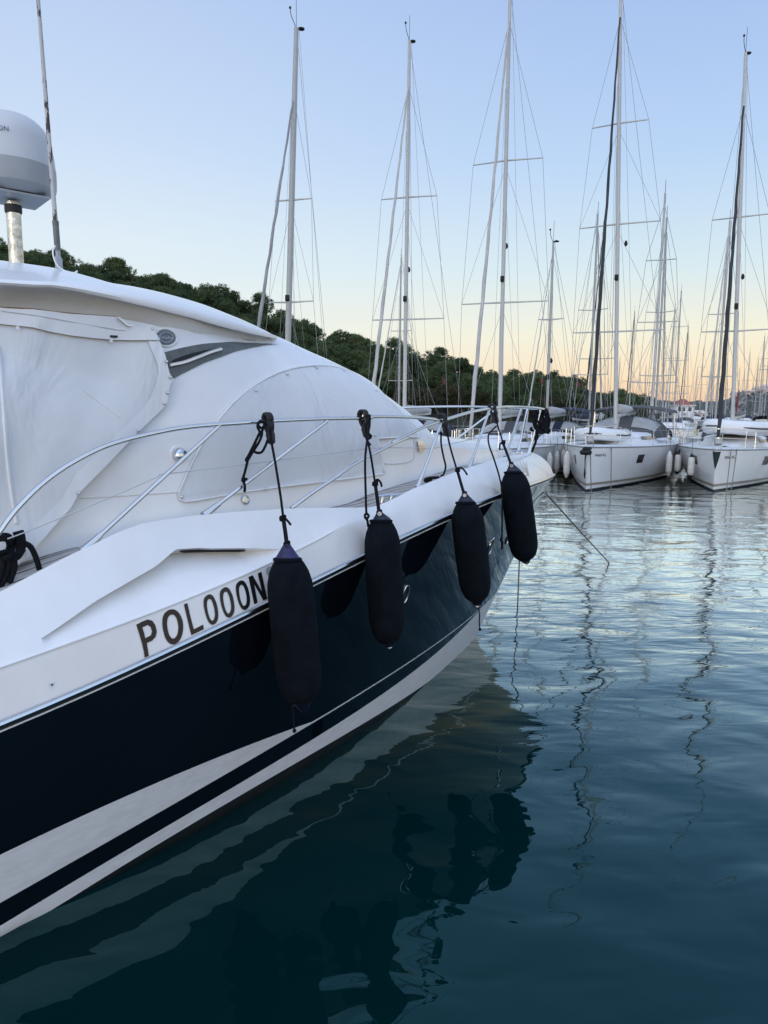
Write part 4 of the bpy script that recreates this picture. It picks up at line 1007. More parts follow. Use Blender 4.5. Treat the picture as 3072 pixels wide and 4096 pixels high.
# far shore across the bay
rf = random.Random(9); b = MB(); rows = []
for k, (dd, zz) in enumerate(((520, -1), (521, 1.5), (560, 6), (620, 10.5), (690, 13.0), (760, 13.0), (900, 4))):
    row = []
    for px in range(1900, 4201, 9):
        rise = 1 + 0.85 * sstep(2850, 3050, px) - 0.25 * (1 - sstep(2350, 2650, px)); j = rf.uniform(-.9, 1.5) if k > 1 else 0
        row.append(((px - 1536) / FPX * dd, dd + rf.uniform(-6, 6) * (k > 1), zz * (rise if k > 1 else 1) + j))
    rows.append(row)
b.grid(rows); tag(b.build('far_hills', 'far_wood', smooth=False), kind='structure')
M['house_wall'] = simple('pale_house_wall', (0.72, 0.60, 0.52), 0.8); M['roof_red'] = simple('clay_roof', (0.34, 0.105, 0.075), 0.8, var=.25, nscale=2); M['glass_dark'] = simple('dark_glass', (0.02, 0.024, 0.028), 0.08)
def house(px, py, d, w, h, dep, label, red=True, nm='hillside_house'):
    p = at_y(px, py, d); t = thing(nm, label, 'house', p, 'pale houses on the far shore'); b = MB(); b.box((0, 0, h / 2), (w, dep, h)); b.build('wall', 'house_wall', t, smooth=False, local=True)
    e = .35; b = MB(); ids = [b.add(q) for q in ((-w / 2 - e, -dep / 2 - e, h + .01), (w / 2 + e, -dep / 2 - e, h + .01), (w / 2 + e, dep / 2 + e, h + .01), (-w / 2 - e, dep / 2 + e, h + .01), (-w * .3, 0, h + w * .2), (w * .3, 0, h + w * .2))]
    for f in ((0, 1, 5, 4), (1, 2, 5), (2, 3, 4, 5), (3, 0, 4), (3, 2, 1, 0)): b.face([ids[i] for i in f])
    b.build('roof', 'roof_red' if red else 'house_wall', t, smooth=False, local=True)
    for k in (-1, 1):
        b = MB(); b.box((k * w * .24, -dep / 2 - .02, h * .55), (w * .16, .06, h * .3)); b.build('window', 'glass_dark', t, smooth=False, local=True)
for i, (px, py, w, h, lb) in enumerate(((2966, 1592, 11, 5, 'wide pale house lowest on the far hill, just right of the furled dark sail'), (2992, 1588, 8, 6, 'small square pale house on the far hill, second from the left'), (3013, 1580, 9, 5, 'pale house in the middle of the row on the far hill'), (3030, 1570, 8, 6, 'tall pale house high on the far hill'), (3050, 1578, 12, 5, 'broad pale house near the right edge of the far hill'), (3066, 1562, 9, 6, 'pale house topmost on the far hill at the picture edge'))):
    house(px, py, 640, w * .85, h * .62, 7, lb, i % 3 == 1)
house(2792, 1672, 330, 6.5, 2.2, 5, 'pale lit building by the water across the bay, right of the red roofed tower', False)
# marina lookout with a red roof
p = at_y(2724, 1702, 120); t = thing('lookout_tower', 'white harbour lookout with a red hipped roof and a band of dark windows', 'tower', p)
b = MB(); b.box((0, 0, 1.6), (2.9, 2.6, 3.2), bev=.03); b.build('wall', 'white_paint', t, local=True)
b = MB(); b.box((0, 0, 3.27), (3.3, 3.0, .14)); b.build('cornice', 'white_paint', t, smooth=False, local=True)
b = MB(); ids = [b.add(q) for q in ((-1.3, -1.2, 3.35), (1.3, -1.2, 3.35), (1.3, 1.2, 3.35), (-1.3, 1.2, 3.35), (-.4, 0, 4.3), (.4, 0, 4.3))]
for f in ((0, 1, 5, 4), (1, 2, 5), (2, 3, 4, 5), (3, 0, 4), (3, 2, 1, 0)): b.face([ids[i] for i in f])
b.build('roof', 'roof_red', t, smooth=False, local=True)
for k in (-.95, -.3, .75):
    b = MB(); b.box((k, -1.31, 2.65), (.5, .06, .62)); b.build('window', 'glass_dark', t, smooth=False, local=True)
b = MB(); b.box((0, 0, -3.0), (6, 6, 6)); b.build('quay_base', 'far_wood', t, smooth=False, local=True)

# ------------------------------------------------------------------ sailing yachts
M['sail_hull'] = simple('sailboat_gelcoat', (0.82, 0.82, 0.81), 0.25, var=0.05, nscale=1.5, coat=0.2)
M['sail_deck'] = simple('sailboat_deck', (0.78, 0.78, 0.77), 0.5, var=0.08, nscale=3)
M['tan_stripe'] = simple('tan_boot_stripe', (0.30, 0.25, 0.19), 0.4)
M['bottom_blue'] = simple('dark_bottom_paint', (0.008, 0.011, 0.018), 0.5)
M['alloy'] = simple('mast_alloy', (0.46, 0.455, 0.43), 0.45, 0.35, var=0.06)
M['alloy_white'] = simple('white_mast', (0.56, 0.55, 0.52), 0.4, 0.1, var=0.05)
M['wire'] = simple('rigging_wire', (0.34, 0.35, 0.36), 0.4, 0.5)
M['sail_grey'] = simple('grey_sail_cover', (0.30, 0.30, 0.30), 0.85, var=.3, nscale=3, stretch=(1, 1, .3))
M['sail_pale'] = simple('pale_sail_cover', (0.50, 0.485, 0.46), 0.85, var=.2, nscale=3, stretch=(1, 1, .3))
M['sail_dark'] = simple('charcoal_sail_cover', (0.035, 0.037, 0.040), 0.85, var=.4, nscale=4, stretch=(1, 1, .3))
M['hood_grey'] = simple('grey_sprayhood', (0.085, 0.085, 0.088), 0.8)
M['hood_navy'] = simple('navy_sprayhood', (0.010, 0.016, 0.038), 0.8)
M['clear'] = simple('clear_panel', (0.36, 0.36, 0.34), 0.15, var=.3, nscale=2)
M['fender_white'] = simple('white_fender', (0.70, 0.69, 0.66), 0.5, var=.12, nscale=6)
M['green_cloth'] = simple('dark_green_cloth', (0.010, 0.024, 0.020), 0.8)
M['red_cloth'] = simple('red_cloth', (0.20, 0.03, 0.03), 0.8)
class Boat:
    def __init__(s, L, B, fb): s.L, s.B, s.fb = L, B, fb
    def sheer(s, x): return s.fb - 0.22 * s.fb * (x / s.L) + 0.10 * s.fb * (x / s.L) ** 2
    def hb(s, x, z):
        u = x / s.L; w = .60
        p = (1 - (1 - min(u / w, 1)) ** 2.1) if u < w else 1 - .16 * ((u - w) / (1 - w)) ** 2
        tz = min(1.05, max(-0.5, z / s.sheer(x))); fl = .50 + .34 * min(1, u * 1.7)
        return s.B / 2 * p * (fl + (1 - fl) * max(0, tz) ** .6) * (1 + .6 * min(0, tz))
def hull_parts(t, bt, mats, stripe, top=None):
    xs = [bt.L * (i / 36) ** 1.35 for i in range(37)]; top = top or 1
    zl = [(-.45, 0), (0, 0), (.03, 0), (.05, 1), (.09, 1), (stripe[0], 2), (stripe[1], 1), (.24, 1), (.5, 1), (.64, 1), (.82, 1), (.93, 1), (1.0, 1)]
    b = MB()
    for sd in (1, -1):
        rows = [[(x + (0.04 * (1 - z) if i == 0 else 0), sd * bt.hb(x, z * bt.sheer(x)) if i else 0, z * bt.sheer(x)) for i, x in enumerate(xs)] for z, _ in zl]
        b.grid(rows, matf=lambda i, j: zl[i][1]); 
        if sd == 1: keep = [r[-1] for r in rows]
        else: b.grid([keep, [r[-1] for r in rows]], 1)
    h = b.build('hull', mats, t, angle=50, local=True)
    b = MB(); b.grid([[(x, bt.hb(x, bt.sheer(x)) * k, bt.sheer(x) + .012 + .07 * (1 - k * k)) for k in (-1, -.75, -.5, -.25, 0, .25, .5, .75, 1)] for x in xs]); b.build('deck', 'sail_deck', t, local=True)
    for sd in (1, -1):
        b = MB(); b.tube([(x, sd * (bt.hb(x, bt.sheer(x)) - .01), bt.sheer(x) + .03) for x in xs], .025, 5); b.build('toe_rail', 'alloy', t, local=True)
    return h
def rig_parts(t, bt, mx, H, spread, sail_mat, sail_r, mast_mat='alloy_white', mr=.095, boom=True, cover='sail_pale', wires=True, rake=.012, fine=True, top_frac=.96, back=True, lat=0.0):
    z0 = bt.sheer(mx) + .1; top = A((mx + rake * H, lat * H, H)); base = A((mx, 0, z0))
    at = lambda z: base + (top - base) * ((z - z0) / (H - z0))
    b = MB(); n = 10
    rows = [[at(z) + A((mr * 1.3 * f * math.cos(a), mr * .8 * f * math.sin(a), 0)) for a in [k * 2 * math.pi / n for k in range(n)]] for z, f in ((z0 - .1, 1), (H * .6, 1), (H * .85, .9), (H, .72))]
    ids = b.grid(rows, close=True); b.face(ids[-1]); mast = b.build('mast', mast_mat, t, local=True)
    b = MB()
    if fine:
        b.tube([top, top + A((0, 0, .9))], .008, 5); b.tube([top + A((-.05, 0, 0)), top + A((-.35, .05, .25)), top + A((-.42, .05, .42))], .012, 5); b.ball(top + A((-.42, .05, .45)), .045, 0, 5)
        b.tube([top + A((.05, 0, .02)), top + A((.28, -.05, .1))], .014, 5); b.lathe([(.03, 0), (.12, .02), (.12, .05), (.03, .09)], top + A((.32, -.05, .08)), (0, 0, 1), 9)
    else: b.tube([top, top + A((0, 0, .7))], .012, 4); b.tube([top + A((-.25, 0, .12)), top + A((.25, 0, .12))], .012, 4)
    b.build('mast_head', 'sail_dark', mast, local=True)
    tips = []
    for z, w in spread:
        for sd in (1, -1):
            b = MB(); tip = at(z) + A((.22 * w, sd * w, .05)); b.tube([at(z), tip], [.035, .022] if fine else .03, 6); b.build('spreader', 'alloy' if fine else mast_mat, mast, local=True); tips.append((sd, z, tip))
    r = .0075 if fine else .012
    b = MB(); ch = {sd: A((mx + .35, sd * (bt.hb(mx + .35, 9) * .93), bt.sheer(mx) + .05)) for sd in (1, -1)}
    for sd in (1, -1):
        pts = [ch[sd]] + [p for s_, z, p in tips if s_ == sd] + [at(H * top_frac)]; 
        for a, c in zip(pts, pts[1:]): b.tube([a, c], r, 4, cap=False)
        lv = [z for s_, z, p in tips if s_ == sd]; prev = ch[sd]
        for z, p in zip(lv, [p for s_, zz, p in tips if s_ == sd]): b.tube([prev, at(z - .25)], r * .8, 4, cap=False); prev = p
    if back:
        for sd in (1, -1): b.tube([at(H), (bt.L - .3, sd * bt.B * .33, bt.sheer(bt.L) + .1)], r, 4, cap=False)
    else: b.tube([at(H), (bt.L - .3, 0, bt.sheer(bt.L) + .1)], r, 4, cap=False)
    b.tube([at(H) + A((.12, .02, 0)), (mx + .6, .1, 2.6)], r * .8, 4, cap=False); b.tube([at(H) + A((.12, -.05, 0)), (mx + 4.6, 0, 2.9)], r * .8, 4, cap=False); b.tube([at(H * .8) + A((-.12, .06, 0)), (mx - .3, .3, bt.sheer(mx))], r * .8, 4, cap=False)
    if fine:
        b.tube([at(H * .62), (mx + 1.8, .25, 3.0)], r * .7, 4, cap=False); b.tube([at(H * .62), (mx + 1.8, -.25, 3.0)], r * .7, 4, cap=False); b.tube([at(H * .74), (bt.L * .72, .9, 2.4)], r * .7, 4, cap=False)
    b.build('rigging', 'wire', t, local=True)
    # furled headsail on its stay
    a = A((.35, 0, bt.sheer(0) + .45)); c = at(H * top_frac) + A((-.1, 0, 0)); b = MB()
    pts = [a + (c - a) * u for u in np.linspace(0, 1, 24)]; rr = [sail_r * (0.55 + .45 * math.sin(math.pi * min(1, u * 6) / 2)) * (1 - .62 * u) * (1 + .07 * math.sin(u * 61) + .05 * math.sin(u * 23)) for u in np.linspace(0, .96, 24)]
    b.tube([p + A((.012 * math.sin(i * 1.7), .012 * math.cos(i * 2.3), 0)) for i, p in enumerate(pts)], rr, 8); fs = b.build('furled_headsail', sail_mat, t, local=True)
    b = MB(); b.lathe([(.05, -.3), (.12, -.28), (.13, -.1), (.12, -.06), (.05, -.02)], a, c - a, 10); b.build('furling_drum', 'alloy', fs, local=True)
    if fine:
        b = MB(); b.box(at(H * .42) + A((-.16, 0, 0)), (.12, .14, .22), bev=.02); b.build('steaming_light', 'void', mast, local=True)
        b = MB(); b.lathe([(.02, -.12), (.06, -.08), (.07, 0), (.03, .1)], A((mx + 1.0, .14, H * .5)), (0, 0, 1), 8); b.build('radar_reflector', 'void', mast, local=True)
    if boom:
        bz = max(2.35, bt.sheer(mx) + 1.15); e = min(5.2, bt.L * .38); b = MB(); b.tube([(mx + .2, 0, bz), (mx + e, 0, bz + .12)], .075, 8); bo = b.build('boom', mast_mat, t, local=True)
        b = MB(); P = [(mx + .15, 0, bz + .3), (mx + .6, 0, bz + .26), (mx + e * .5, 0, bz + .25), (mx + e - .1, 0, bz + .24)]; b.tube(P, [.16, .2, .18, .11], 10); b.build('sail_cover', cover, bo, local=True)
    return at
def coachroof(t, bt, x0, x1, h, hood, hood_h, hx, bimini=None, fine=True, clear=True):
    b = MB(); xs = [x0 + (x1 - x0) * i / 16 for i in range(17)]; rows = []
    def prof(x):
        u = (x - x0) / (x1 - x0); hh = h * min(1, (u / .38)) ** .7 if u > 0 else 0; w = bt.hb(x, 9) * .62 * min(1, .35 + 1.4 * u); return w, max(.02, hh)
    for x in xs:
        w, hh = prof(x); z = bt.sheer(x) + .05
        rows.append([(x, k * w * (1 - .18 * a), z + hh * a + .05 * (1 - abs(k)) * a) for k, a in ((-1, 0), (-1, .5), (-.97, .9), (-.85, 1), (-.4, 1), (0, 1), (.4, 1), (.85, 1), (.97, .9), (1, .5), (1, 0))])
    b.grid(rows); b.face([b.add(p) for p in rows[-1]]); c = b.build('coachroof', 'sail_deck', t, angle=45, local=True)
    for sd in (1, -1):
        w_ = []
        for x in [x0 + (x1 - x0) * k / 12 for k in range(5, 12)]:
            w, hh = prof(x); z = bt.sheer(x) + .05; w_.append(((x, sd * (w * .925 + .012), z + hh * .42), (x, sd * (w * .885 + .012), z + hh * .74)))
        b = MB(); b.grid([[p for p, q in w_], [q for p, q in w_]]); b.build('cabin_window', 'glass_dark', c, local=True)
    for k in (.38, .62) if fine else (.4,):
        x = x0 + (x1 - x0) * k; w, hh = prof(x); b = MB(); b.box((x, 0 if k < .5 else .35, bt.sheer(x) + hh + .12), (.5, .5, .04), bev=.015); b.build('deck_hatch', 'glass_dark', c, local=True)
    if hood:
        w = bt.hb(hx, 9) * .74; z = bt.sheer(hx) + h * .8; rows = []
        for i in range(9):
            u = i / 8; H_ = hood_h * math.sin(min(1, u * 1.35 + .12) * math.pi / 2); rows.append([(hx + u * 1.7 - .30 * abs(math.sin(a)) * 0, w * (.80 + .2 * u) * math.cos(a), z - .1 + (H_ + .1) * max(0, math.sin(a)) ** .6) for a in [math.pi * k / 16 for k in range(17)]])
        b = MB(); b.grid(rows); hd = b.build('sprayhood', hood, t, local=True)
        if clear:
            for k0, k1 in ((2, 7), (9, 14)):
                b = MB(); b.grid([[A(rows[i][k]) + A((-.03, 0, .012)) for k in range(k0, k1 + 1)] for i in range(1, 6)]); b.build('hood_window', 'clear', hd, local=True)
    if bimini:
        z = bt.sheer(hx) + 1.32; w = bt.hb(hx + 3, 9) * .85; x0_, x1_ = hx + 1.5, hx + 4.3; b = MB()
        rows = [[(x0_ + (x1_ - x0_) * i / 8, w * k, z + .22 * (1 - k * k) + .10 * math.sin(math.pi * i / 8)) for k in np.linspace(-1, 1, 11)] for i in range(9)]
        rows2 = [[(x, y, zz - .045) for x, y, zz in r] for r in rows]; b.grid(rows); b.grid(rows2); b.grid([[r[0] for r in rows], [r[0] for r in rows2]]); b.grid([[r[-1] for r in rows], [r[-1] for r in rows2]]); b.grid([rows[0], rows2[0]]); b.grid([rows[-1], rows2[-1]]); bi = b.build('bimini', bimini, t, local=True)
        b = MB()
        for sd in (1, -1):
            for xx in (x0_ + .1, (x0_ + x1_) / 2, x1_ - .1): b.tube([(xx, sd * w * .99, z), ((x0_ + x1_) / 2 + (xx - (x0_ + x1_) / 2) * .3, sd * w * 1.02, bt.sheer(hx) + .2)], .016, 5)
        b.build('bimini_frame', 'chrome', bi, local=True)
def deck_rails(t, bt):
    r = .011
    for sd in (1, -1):
        for x in np.linspace(bt.L * .17, bt.L * .93, 7):
            w = bt.hb(x, 9) - .06; z = bt.sheer(x); b = MB(); b.tube([(x, sd * w, z), (x, sd * w, z + .62)], r, 5); b.build('stanchion', 'chrome', t, local=True)
        b = MB()
        for h in (.33, .61): b.tube([(x, sd * (bt.hb(x, 9) - .06), bt.sheer(x) + h) for x in np.linspace(bt.L * .12, bt.L * .97, 14)], .006, 4)
        b.build('guard_wire', 'wire', t, local=True)
    b = MB()
    for h in (.36, .66):
        b.tube(smooth_path([(bt.L * .12, bt.hb(bt.L * .12, 9) - .06, bt.sheer(0) + h), (bt.L * .05, bt.hb(bt.L * .05, 9) - .02, bt.sheer(0) + h + .04), (.12, .16, bt.sheer(0) + h + .06), (.02, 0, bt.sheer(0) + h + .06), (.12, -.16, bt.sheer(0) + h + .06), (bt.L * .05, -bt.hb(bt.L * .05, 9) + .02, bt.sheer(0) + h + .04), (bt.L * .12, -bt.hb(bt.L * .12, 9) + .06, bt.sheer(0) + h)], 4), r, 6)
    for sd in (1, -1):
        for x in (.3, bt.L * .12): b.tube([(x, sd * (bt.hb(x, 9) - .05), bt.sheer(x)), (x - .05, sd * (bt.hb(x, 9) - .03), bt.sheer(x) + .7)], r, 5)
    b.build('pulpit', 'chrome', t, local=True)
    b = MB()
    for h in (.36, .68): b.tube(smooth_path([(bt.L * .88, bt.hb(bt.L * .88, 9) - .06, bt.sheer(bt.L) + h), (bt.L * .985, bt.hb(bt.L * .98, 9) - .15, bt.sheer(bt.L) + h), (bt.L * .99, .6, bt.sheer(bt.L) + h)], 4), r, 6); b.tube(smooth_path([(bt.L * .88, -bt.hb(bt.L * .88, 9) + .06, bt.sheer(bt.L) + h), (bt.L * .985, -bt.hb(bt.L * .98, 9) + .15, bt.sheer(bt.L) + h), (bt.L * .99, -.6, bt.sheer(bt.L) + h)], 4), r, 6)
    b.build('pushpit', 'chrome', t, local=True)
def side_text(t, bt, txt, x, zf, size, sd=-1):
    cu = bpy.data.curves.new('lettering', 'FONT'); cu.body = txt; cu.size = size
    to = bpy.data.objects.new('lettering', cu); COL.objects.link(to); me = bpy.data.meshes.new_from_object(to.evaluated_get(bpy.context.evaluated_depsgraph_get())); bpy.data.objects.remove(to); b = MB()
    for v in me.vertices: xx = x + v.co.x; z = zf + v.co.y; b.add((xx, sd * (bt.hb(xx, z) + .008), z))
    for p in me.polygons: b.face(list(p.vertices))
    b.build('registration_lettering', 'void', t, smooth=False, local=True)
def hull_window(t, bt, x, z, w, h, sd=-1):
    b = MB(); b.grid([[(x + w * i / 4, sd * (bt.hb(x + w * i / 4, z + h * j) + .008), z + h * j) for i in range(5)] for j in range(2)]); b.build('hull_window', 'glass_dark', t, local=True)
def dinghy(parent_pt, rz, L, label, grey=True):
    t = thing('inflatable_dinghy', label, 'dinghy', parent_pt, rz=rz); b = MB(); r = L * .085
    b.tube(smooth_path([(L, .26 * L, r), (L * .5, .27 * L, r), (L * .2, .2 * L, r * 1.15), (0, 0, r * 1.4), (L * .2, -.2 * L, r * 1.15), (L * .5, -.27 * L, r), (L, -.26 * L, r)], 5), r, 10); tb = b.build('tube', 'sail_hull', t, local=True)
    b = MB(); b.tube(smooth_path([(L, .26 * L + r, r), (L * .5, .27 * L + r, r), (L * .2, .2 * L + r, r * 1.15), (-r, 0, r * 1.4), (L * .2, -.2 * L - r, r * 1.15), (L * .5, -.27 * L - r, r), (L, -.26 * L - r, r)], 5), .03, 6); b.build('rubbing_strake', 'hood_grey', tb, local=True)
    b = MB(); b.grid([[(x * L, w * k * L, .03 + .10 * k * k) for k in (-1, -.5, 0, .5, 1)] for x, w in ((.08, .05), (.2, .18), (.5, .25), (.98, .25))]); b.grid([[(.95 * L, -.22 * L, 0), (.95 * L, .22 * L, 0)], [(.95 * L, -.22 * L, .3), (.95 * L, .22 * L, .3)]]); b.build('floor', 'sail_grey', t, local=True)
    if grey:
        b = MB(); b.grid([[(x * L, y * L, r * 2.25 + (.10 - .5 * y * y) + .05 * math.sin(3 * x)) for y in np.linspace(-.24, .24, 7)] for x in np.linspace(.25, .7, 5)]); b.build('dinghy_cover', 'sail_grey', t, local=True)
    return t
def white_fender(bt_o, bt, x, sd, label, z=None, dark=False, L=.62):
    yw = bt.hb(x, bt.sheer(x)) + .02; zt_ = (z if z is not None else bt.sheer(x) - .25)
    loc = bt_o.matrix_basis @ Vector((x, sd * (yw + .12), zt_ - L)); t = thing('boat_fender', label, 'fender', loc, 'white fenders hung on the moored sailing yachts')
    r = .115; b = MB(); b.lathe([(r * .4, .02), (r * .85, .06), (r, .14), (r, L - .14), (r * .85, L - .06), (r * .4, L - .02)], (0, 0, 0), (0, 0, 1), 12); b.build('fender_body', 'fender_white', t, local=True)
    for zz, k in ((0.03, -1), (L - .03, 1)):
        b = MB(); b.lathe([(r * .75, 0), (r * .45, .07), (.02, .12)], (0, 0, zz), (0, 0, k), 10); b.build('fender_end', 'black' if dark else 'fender_white', t, local=True)
    b = MB(); b.tube([(0, 0, L + .08), (0, 0, L + .62)], .009, 5); b.build('lanyard', 'rope_tan', t, local=True); return t
def rz_of(a): return math.atan2(a[1], a[0])
def sail_thing(label, stem, aft, group='sailing yachts moored bows out along the pontoon'):
    t = thing('sailing_yacht', label, 'sailboat', (stem[0], stem[1], 0), group, rz_of(aft)); bpy.context.view_layer.update(); return t
AFT = A((.44, .90)) / math.hypot(.44, .90)
AFT3 = A((AFT[0], AFT[1], 0))
stripes = ['bottom_blue', 'sail_hull', 'tan_stripe']
def solve_mast(base, aft, px_top, py_top):     # mast height and sideways lean from where its foot and head are seen
    best = None; sb = (-aft[1], aft[0])
    for lt in np.linspace(-.06, .06, 61):
        for H in np.linspace(7, 24, 171):
            q = A((base[0] + (aft[0] * .012 + sb[0] * lt) * H, base[1] + (aft[1] * .012 + sb[1] * lt) * H, H)) - EYEP; z = q @ FW
            e = abs(1536 + FPX * (q @ RT) / z - px_top) + abs(2048 - FPX * (q @ UP) / z - py_top)
            if best is None or e < best[0]: best = (e, H, lt)
    return best[1], best[2]
def spread_at(px, d, L): return [(at_y(px, y, d)[2], w * d / FPX) for y, w in L]
# --- the yacht straight ahead of the bow
sA = at_z(2343, 1966); bA = Boat(13.6, 4.3, 1.42)
t = sail_thing('white sailing yacht with charcoal furled headsail, grey sprayhood and grey bimini, tan stripe', sA, AFT); tA = t
hull_parts(t, bA, stripes, (.125, .185)); coachroof(t, bA, 3.0, 8.6, .42, 'hood_grey', .80, 7.9, 'hood_grey'); deck_rails(t, bA)
HA, rkA = solve_mast(sA + AFT3 * 5.7, AFT, 2484, -75); rig_parts(t, bA, 5.7, HA, spread_at(2445, 28.3, ((1318, 180), (874, 155), (453, 106))), 'sail_dark', .072, boom=True, top_frac=.93, lat=rkA)
side_text(t, bA, '94469 RG', .34, 1.13, .135); hull_window(t, bA, 2.9, .80, .5, .30); hull_window(t, bA, 1.4, .80, .25, .3, 1)
b = MB(); b.box((-.12, 0, 1.42), (.5, .22, .10), bev=.03); b.box((-.30, 0, 1.30), (.22, .36, .16), bev=.05); b.tube([(-.1, 0, 1.36), (-.38, 0, 1.12), (-.34, 0, .75)], [.04, .02, .012], 7); b.tube([(-.34, 0, .85), (-.33, 0, .62), (-.31, 0, .45)], [.012, .035, .012], 7); b.build('anchor', 'void', t, local=True)
dinghy(tA.matrix_basis @ Vector((2.3, .25, 1.52)), rz_of(AFT), 2.7, 'white inflatable dinghy lashed on the foredeck of the yacht with the grey bimini')
for x, sd, lb in ((5.4, -1, 'white fender hanging amidships on the yacht with the tan stripe and grey bimini'), (1.9, 1, 'plump white fender on the grey biminied yacht, nearest the bow tip of the motor yacht'), (7.4, -1, 'white fender with dark end caps, aft on the grey biminied yacht'), (8.6, -1, 'stained white fender hanging last along the grey biminied yacht')):
    white_fender(tA, bA, x, sd, lb, dark='dark end' in lb, L=.8)
# --- the yacht at the right edge
sB = at_z(2853, 1967); AFB = A((.50, .86)) / math.hypot(.50, .86); bB = Boat(12.8, 4.2, 1.36)
t = sail_thing('white sailing yacht with a dark green bow cloth and a dinghy on deck', sB, AFB); tB = t
hull_parts(t, bB, stripes, (.12, .185)); coachroof(t, bB, 2.6, 8.2, .40, 'hood_grey', .62, 7.5, None); deck_rails(t, bB)
HB, rkB = solve_mast(sB + A((AFB[0], AFB[1], 0)) * 5.5, AFB, 2983, 219); rig_parts(t, bB, 5.5, HB, spread_at(2925, 27.8, ((1311, 134), (832, 104))), 'sail_dark', .082, boom=True, cover='sail_grey', top_frac=.88, lat=rkB)
side_text(t, bB, '93661 RG', .42, 1.08, .135); hull_window(t, bB, 3.0, .76, .5, .32); hull_window(t, bB, 1.6, .78, .4, .3, 1)
b = MB(); rows = []
for u in np.linspace(0, 1, 8): rows.append([(x_ - .035, sd_ * w_ * (1 - u) ** .8, 1.33 - .60 * u) for x_, sd_, w_ in ((.22, -1, .13), (.10, -1, .085), (-.04, 0, 0), (.10, 1, .085), (.22, 1, .13))])
rows = [[(x * (1 - .8 * u) + .0, y, z) for x, y, z in r] for r, u in zip(rows, np.linspace(0, 1, 8))]
b.grid(rows); b.build('bow_cloth', 'green_cloth', t, local=True)
b = MB(); b.tube([(5.36, -.1, 2.6), (5.36, -.09, 2.9), (5.37, -.1, 3.2), (5.38, -.09, 3.45)], [.015, .03, .03, .015], 7); b.build('red_bag', 'red_cloth', t, local=True)
b = MB(); rb = random.Random(4)
for k in range(30): b.tube(smooth_path([(5.6 + rb.uniform(0, .5) + .35 * j, rb.uniform(-.28, .28), 2.7 + rb.uniform(0, .8 - .1 * j)) for j in range(5)], 5), rb.uniform(.015, .07), 7)
b.build('loose_mainsail', 'sail_grey', t, local=True)
dinghy(tB.matrix_basis @ Vector((2.9, .4, 1.78)), rz_of(AFB) - .45, 3.0, 'large white inflatable dinghy on the yacht with the dark green bow cloth', False)
for x, sd, lb in ((1.55, 1, 'white fender with black ends left of the dark green bow cloth'), (3.9, -1, 'white fender with black ends beside the square hull window at the right edge'), (3.6, 1, 'white fender with black caps in the gap between the two nearest sailing yachts')):
    white_fender(tB, bB, x, sd, lb, dark=True, L=.72)
# --- yachts behind the motor yacht
def mid_yacht(label, px, ybase, d, head, spread, sail, mast_mat, L=13.0, B=4.1, hood='hood_navy', mr=.095, ax=.44, cover='sail_pale', tf=.95, mxf=.42, bim=None, back=True, sr=.078):
    aft = A((ax, math.sqrt(1 - ax * ax))); q = at_y(px, ybase, d); bt = Boat(L, B, 1.3); st = q[:2] - aft * (L * mxf); H, rk = solve_mast(q, aft, *head)
    t = sail_thing(label, st, aft); hull_parts(t, bt, stripes, (.13, .18)); coachroof(t, bt, L * .2, L * .63, .4, hood, .66, L * .58, bim); deck_rails(t, bt)
    rig_parts(t, bt, L * mxf, H, spread_at(px, d, spread), sail, sr, mast_mat, mr, True, cover, top_frac=tf, lat=rk, back=back)
    b = MB(); x0 = L * mxf + .5; zf = 3.7; b.grid([[(x0, -B * .36, zf), (x0, -B * .36, zf + .24)], [(x0 + .3, -B * .36 - .05, zf - .06), (x0 + .3, -B * .36 - .05, zf + .16)]]); b.build('courtesy_flag', 'red_cloth', t, local=True); return t, bt
tC, bC = mid_yacht('sailing yacht with very tall pale mast and pale furled headsail, behind the bow pulpit', 1997, 1745, 29.0, (2041, -60), ((1209, 172), (636, 134)), 'sail_pale', 'alloy_white', hood='hood_grey', ax=.34, tf=.93)
mid_yacht('sailing yacht whose slim mast stands behind the arched windscreen cover', 1617, 1690, 30.0, (1636, 160), ((1277, 145), (785, 110)), 'sail_pale', 'alloy_white', hood='hood_navy', ax=.27, tf=.90)
mid_yacht('sailing yacht whose thick grey mast rises over the cabin of the motor yacht', 1139, 1640, 27.0, (1187, 113), ((1209, 94), (799, 74)), 'sail_grey', 'alloy', mr=.125, ax=.27, tf=.85, back=False, L=9.6, B=3.3, mxf=.40)
tD, bD = mid_yacht('small sailing yacht with navy canopy and dark cabin windows beyond the pulpit', 2186, 1690, 32.0, (2213, 972), ((1278, 50),), 'sail_pale', 'alloy', L=9.6, B=3.2, hood='hood_navy', mr=.07, cover='sail_pale', bim='hood_navy', mxf=.40, sr=.035)
for x, sd, lb in ((2.2, -1, 'white fender on the small navy canopied yacht, nearest its bow'), (3.3, -1, 'white fender amidships on the small navy canopied yacht')): white_fender(tD, bD, x, sd, lb, L=.6)
for x, sd, lb in ((5.4, -1, 'white fender on the yacht just beyond the pulpit, left of a pair'), (6.6, -1, 'white fender on the yacht just beyond the pulpit, right of a pair')): white_fender(tC, bC, x, sd, lb, L=.75)
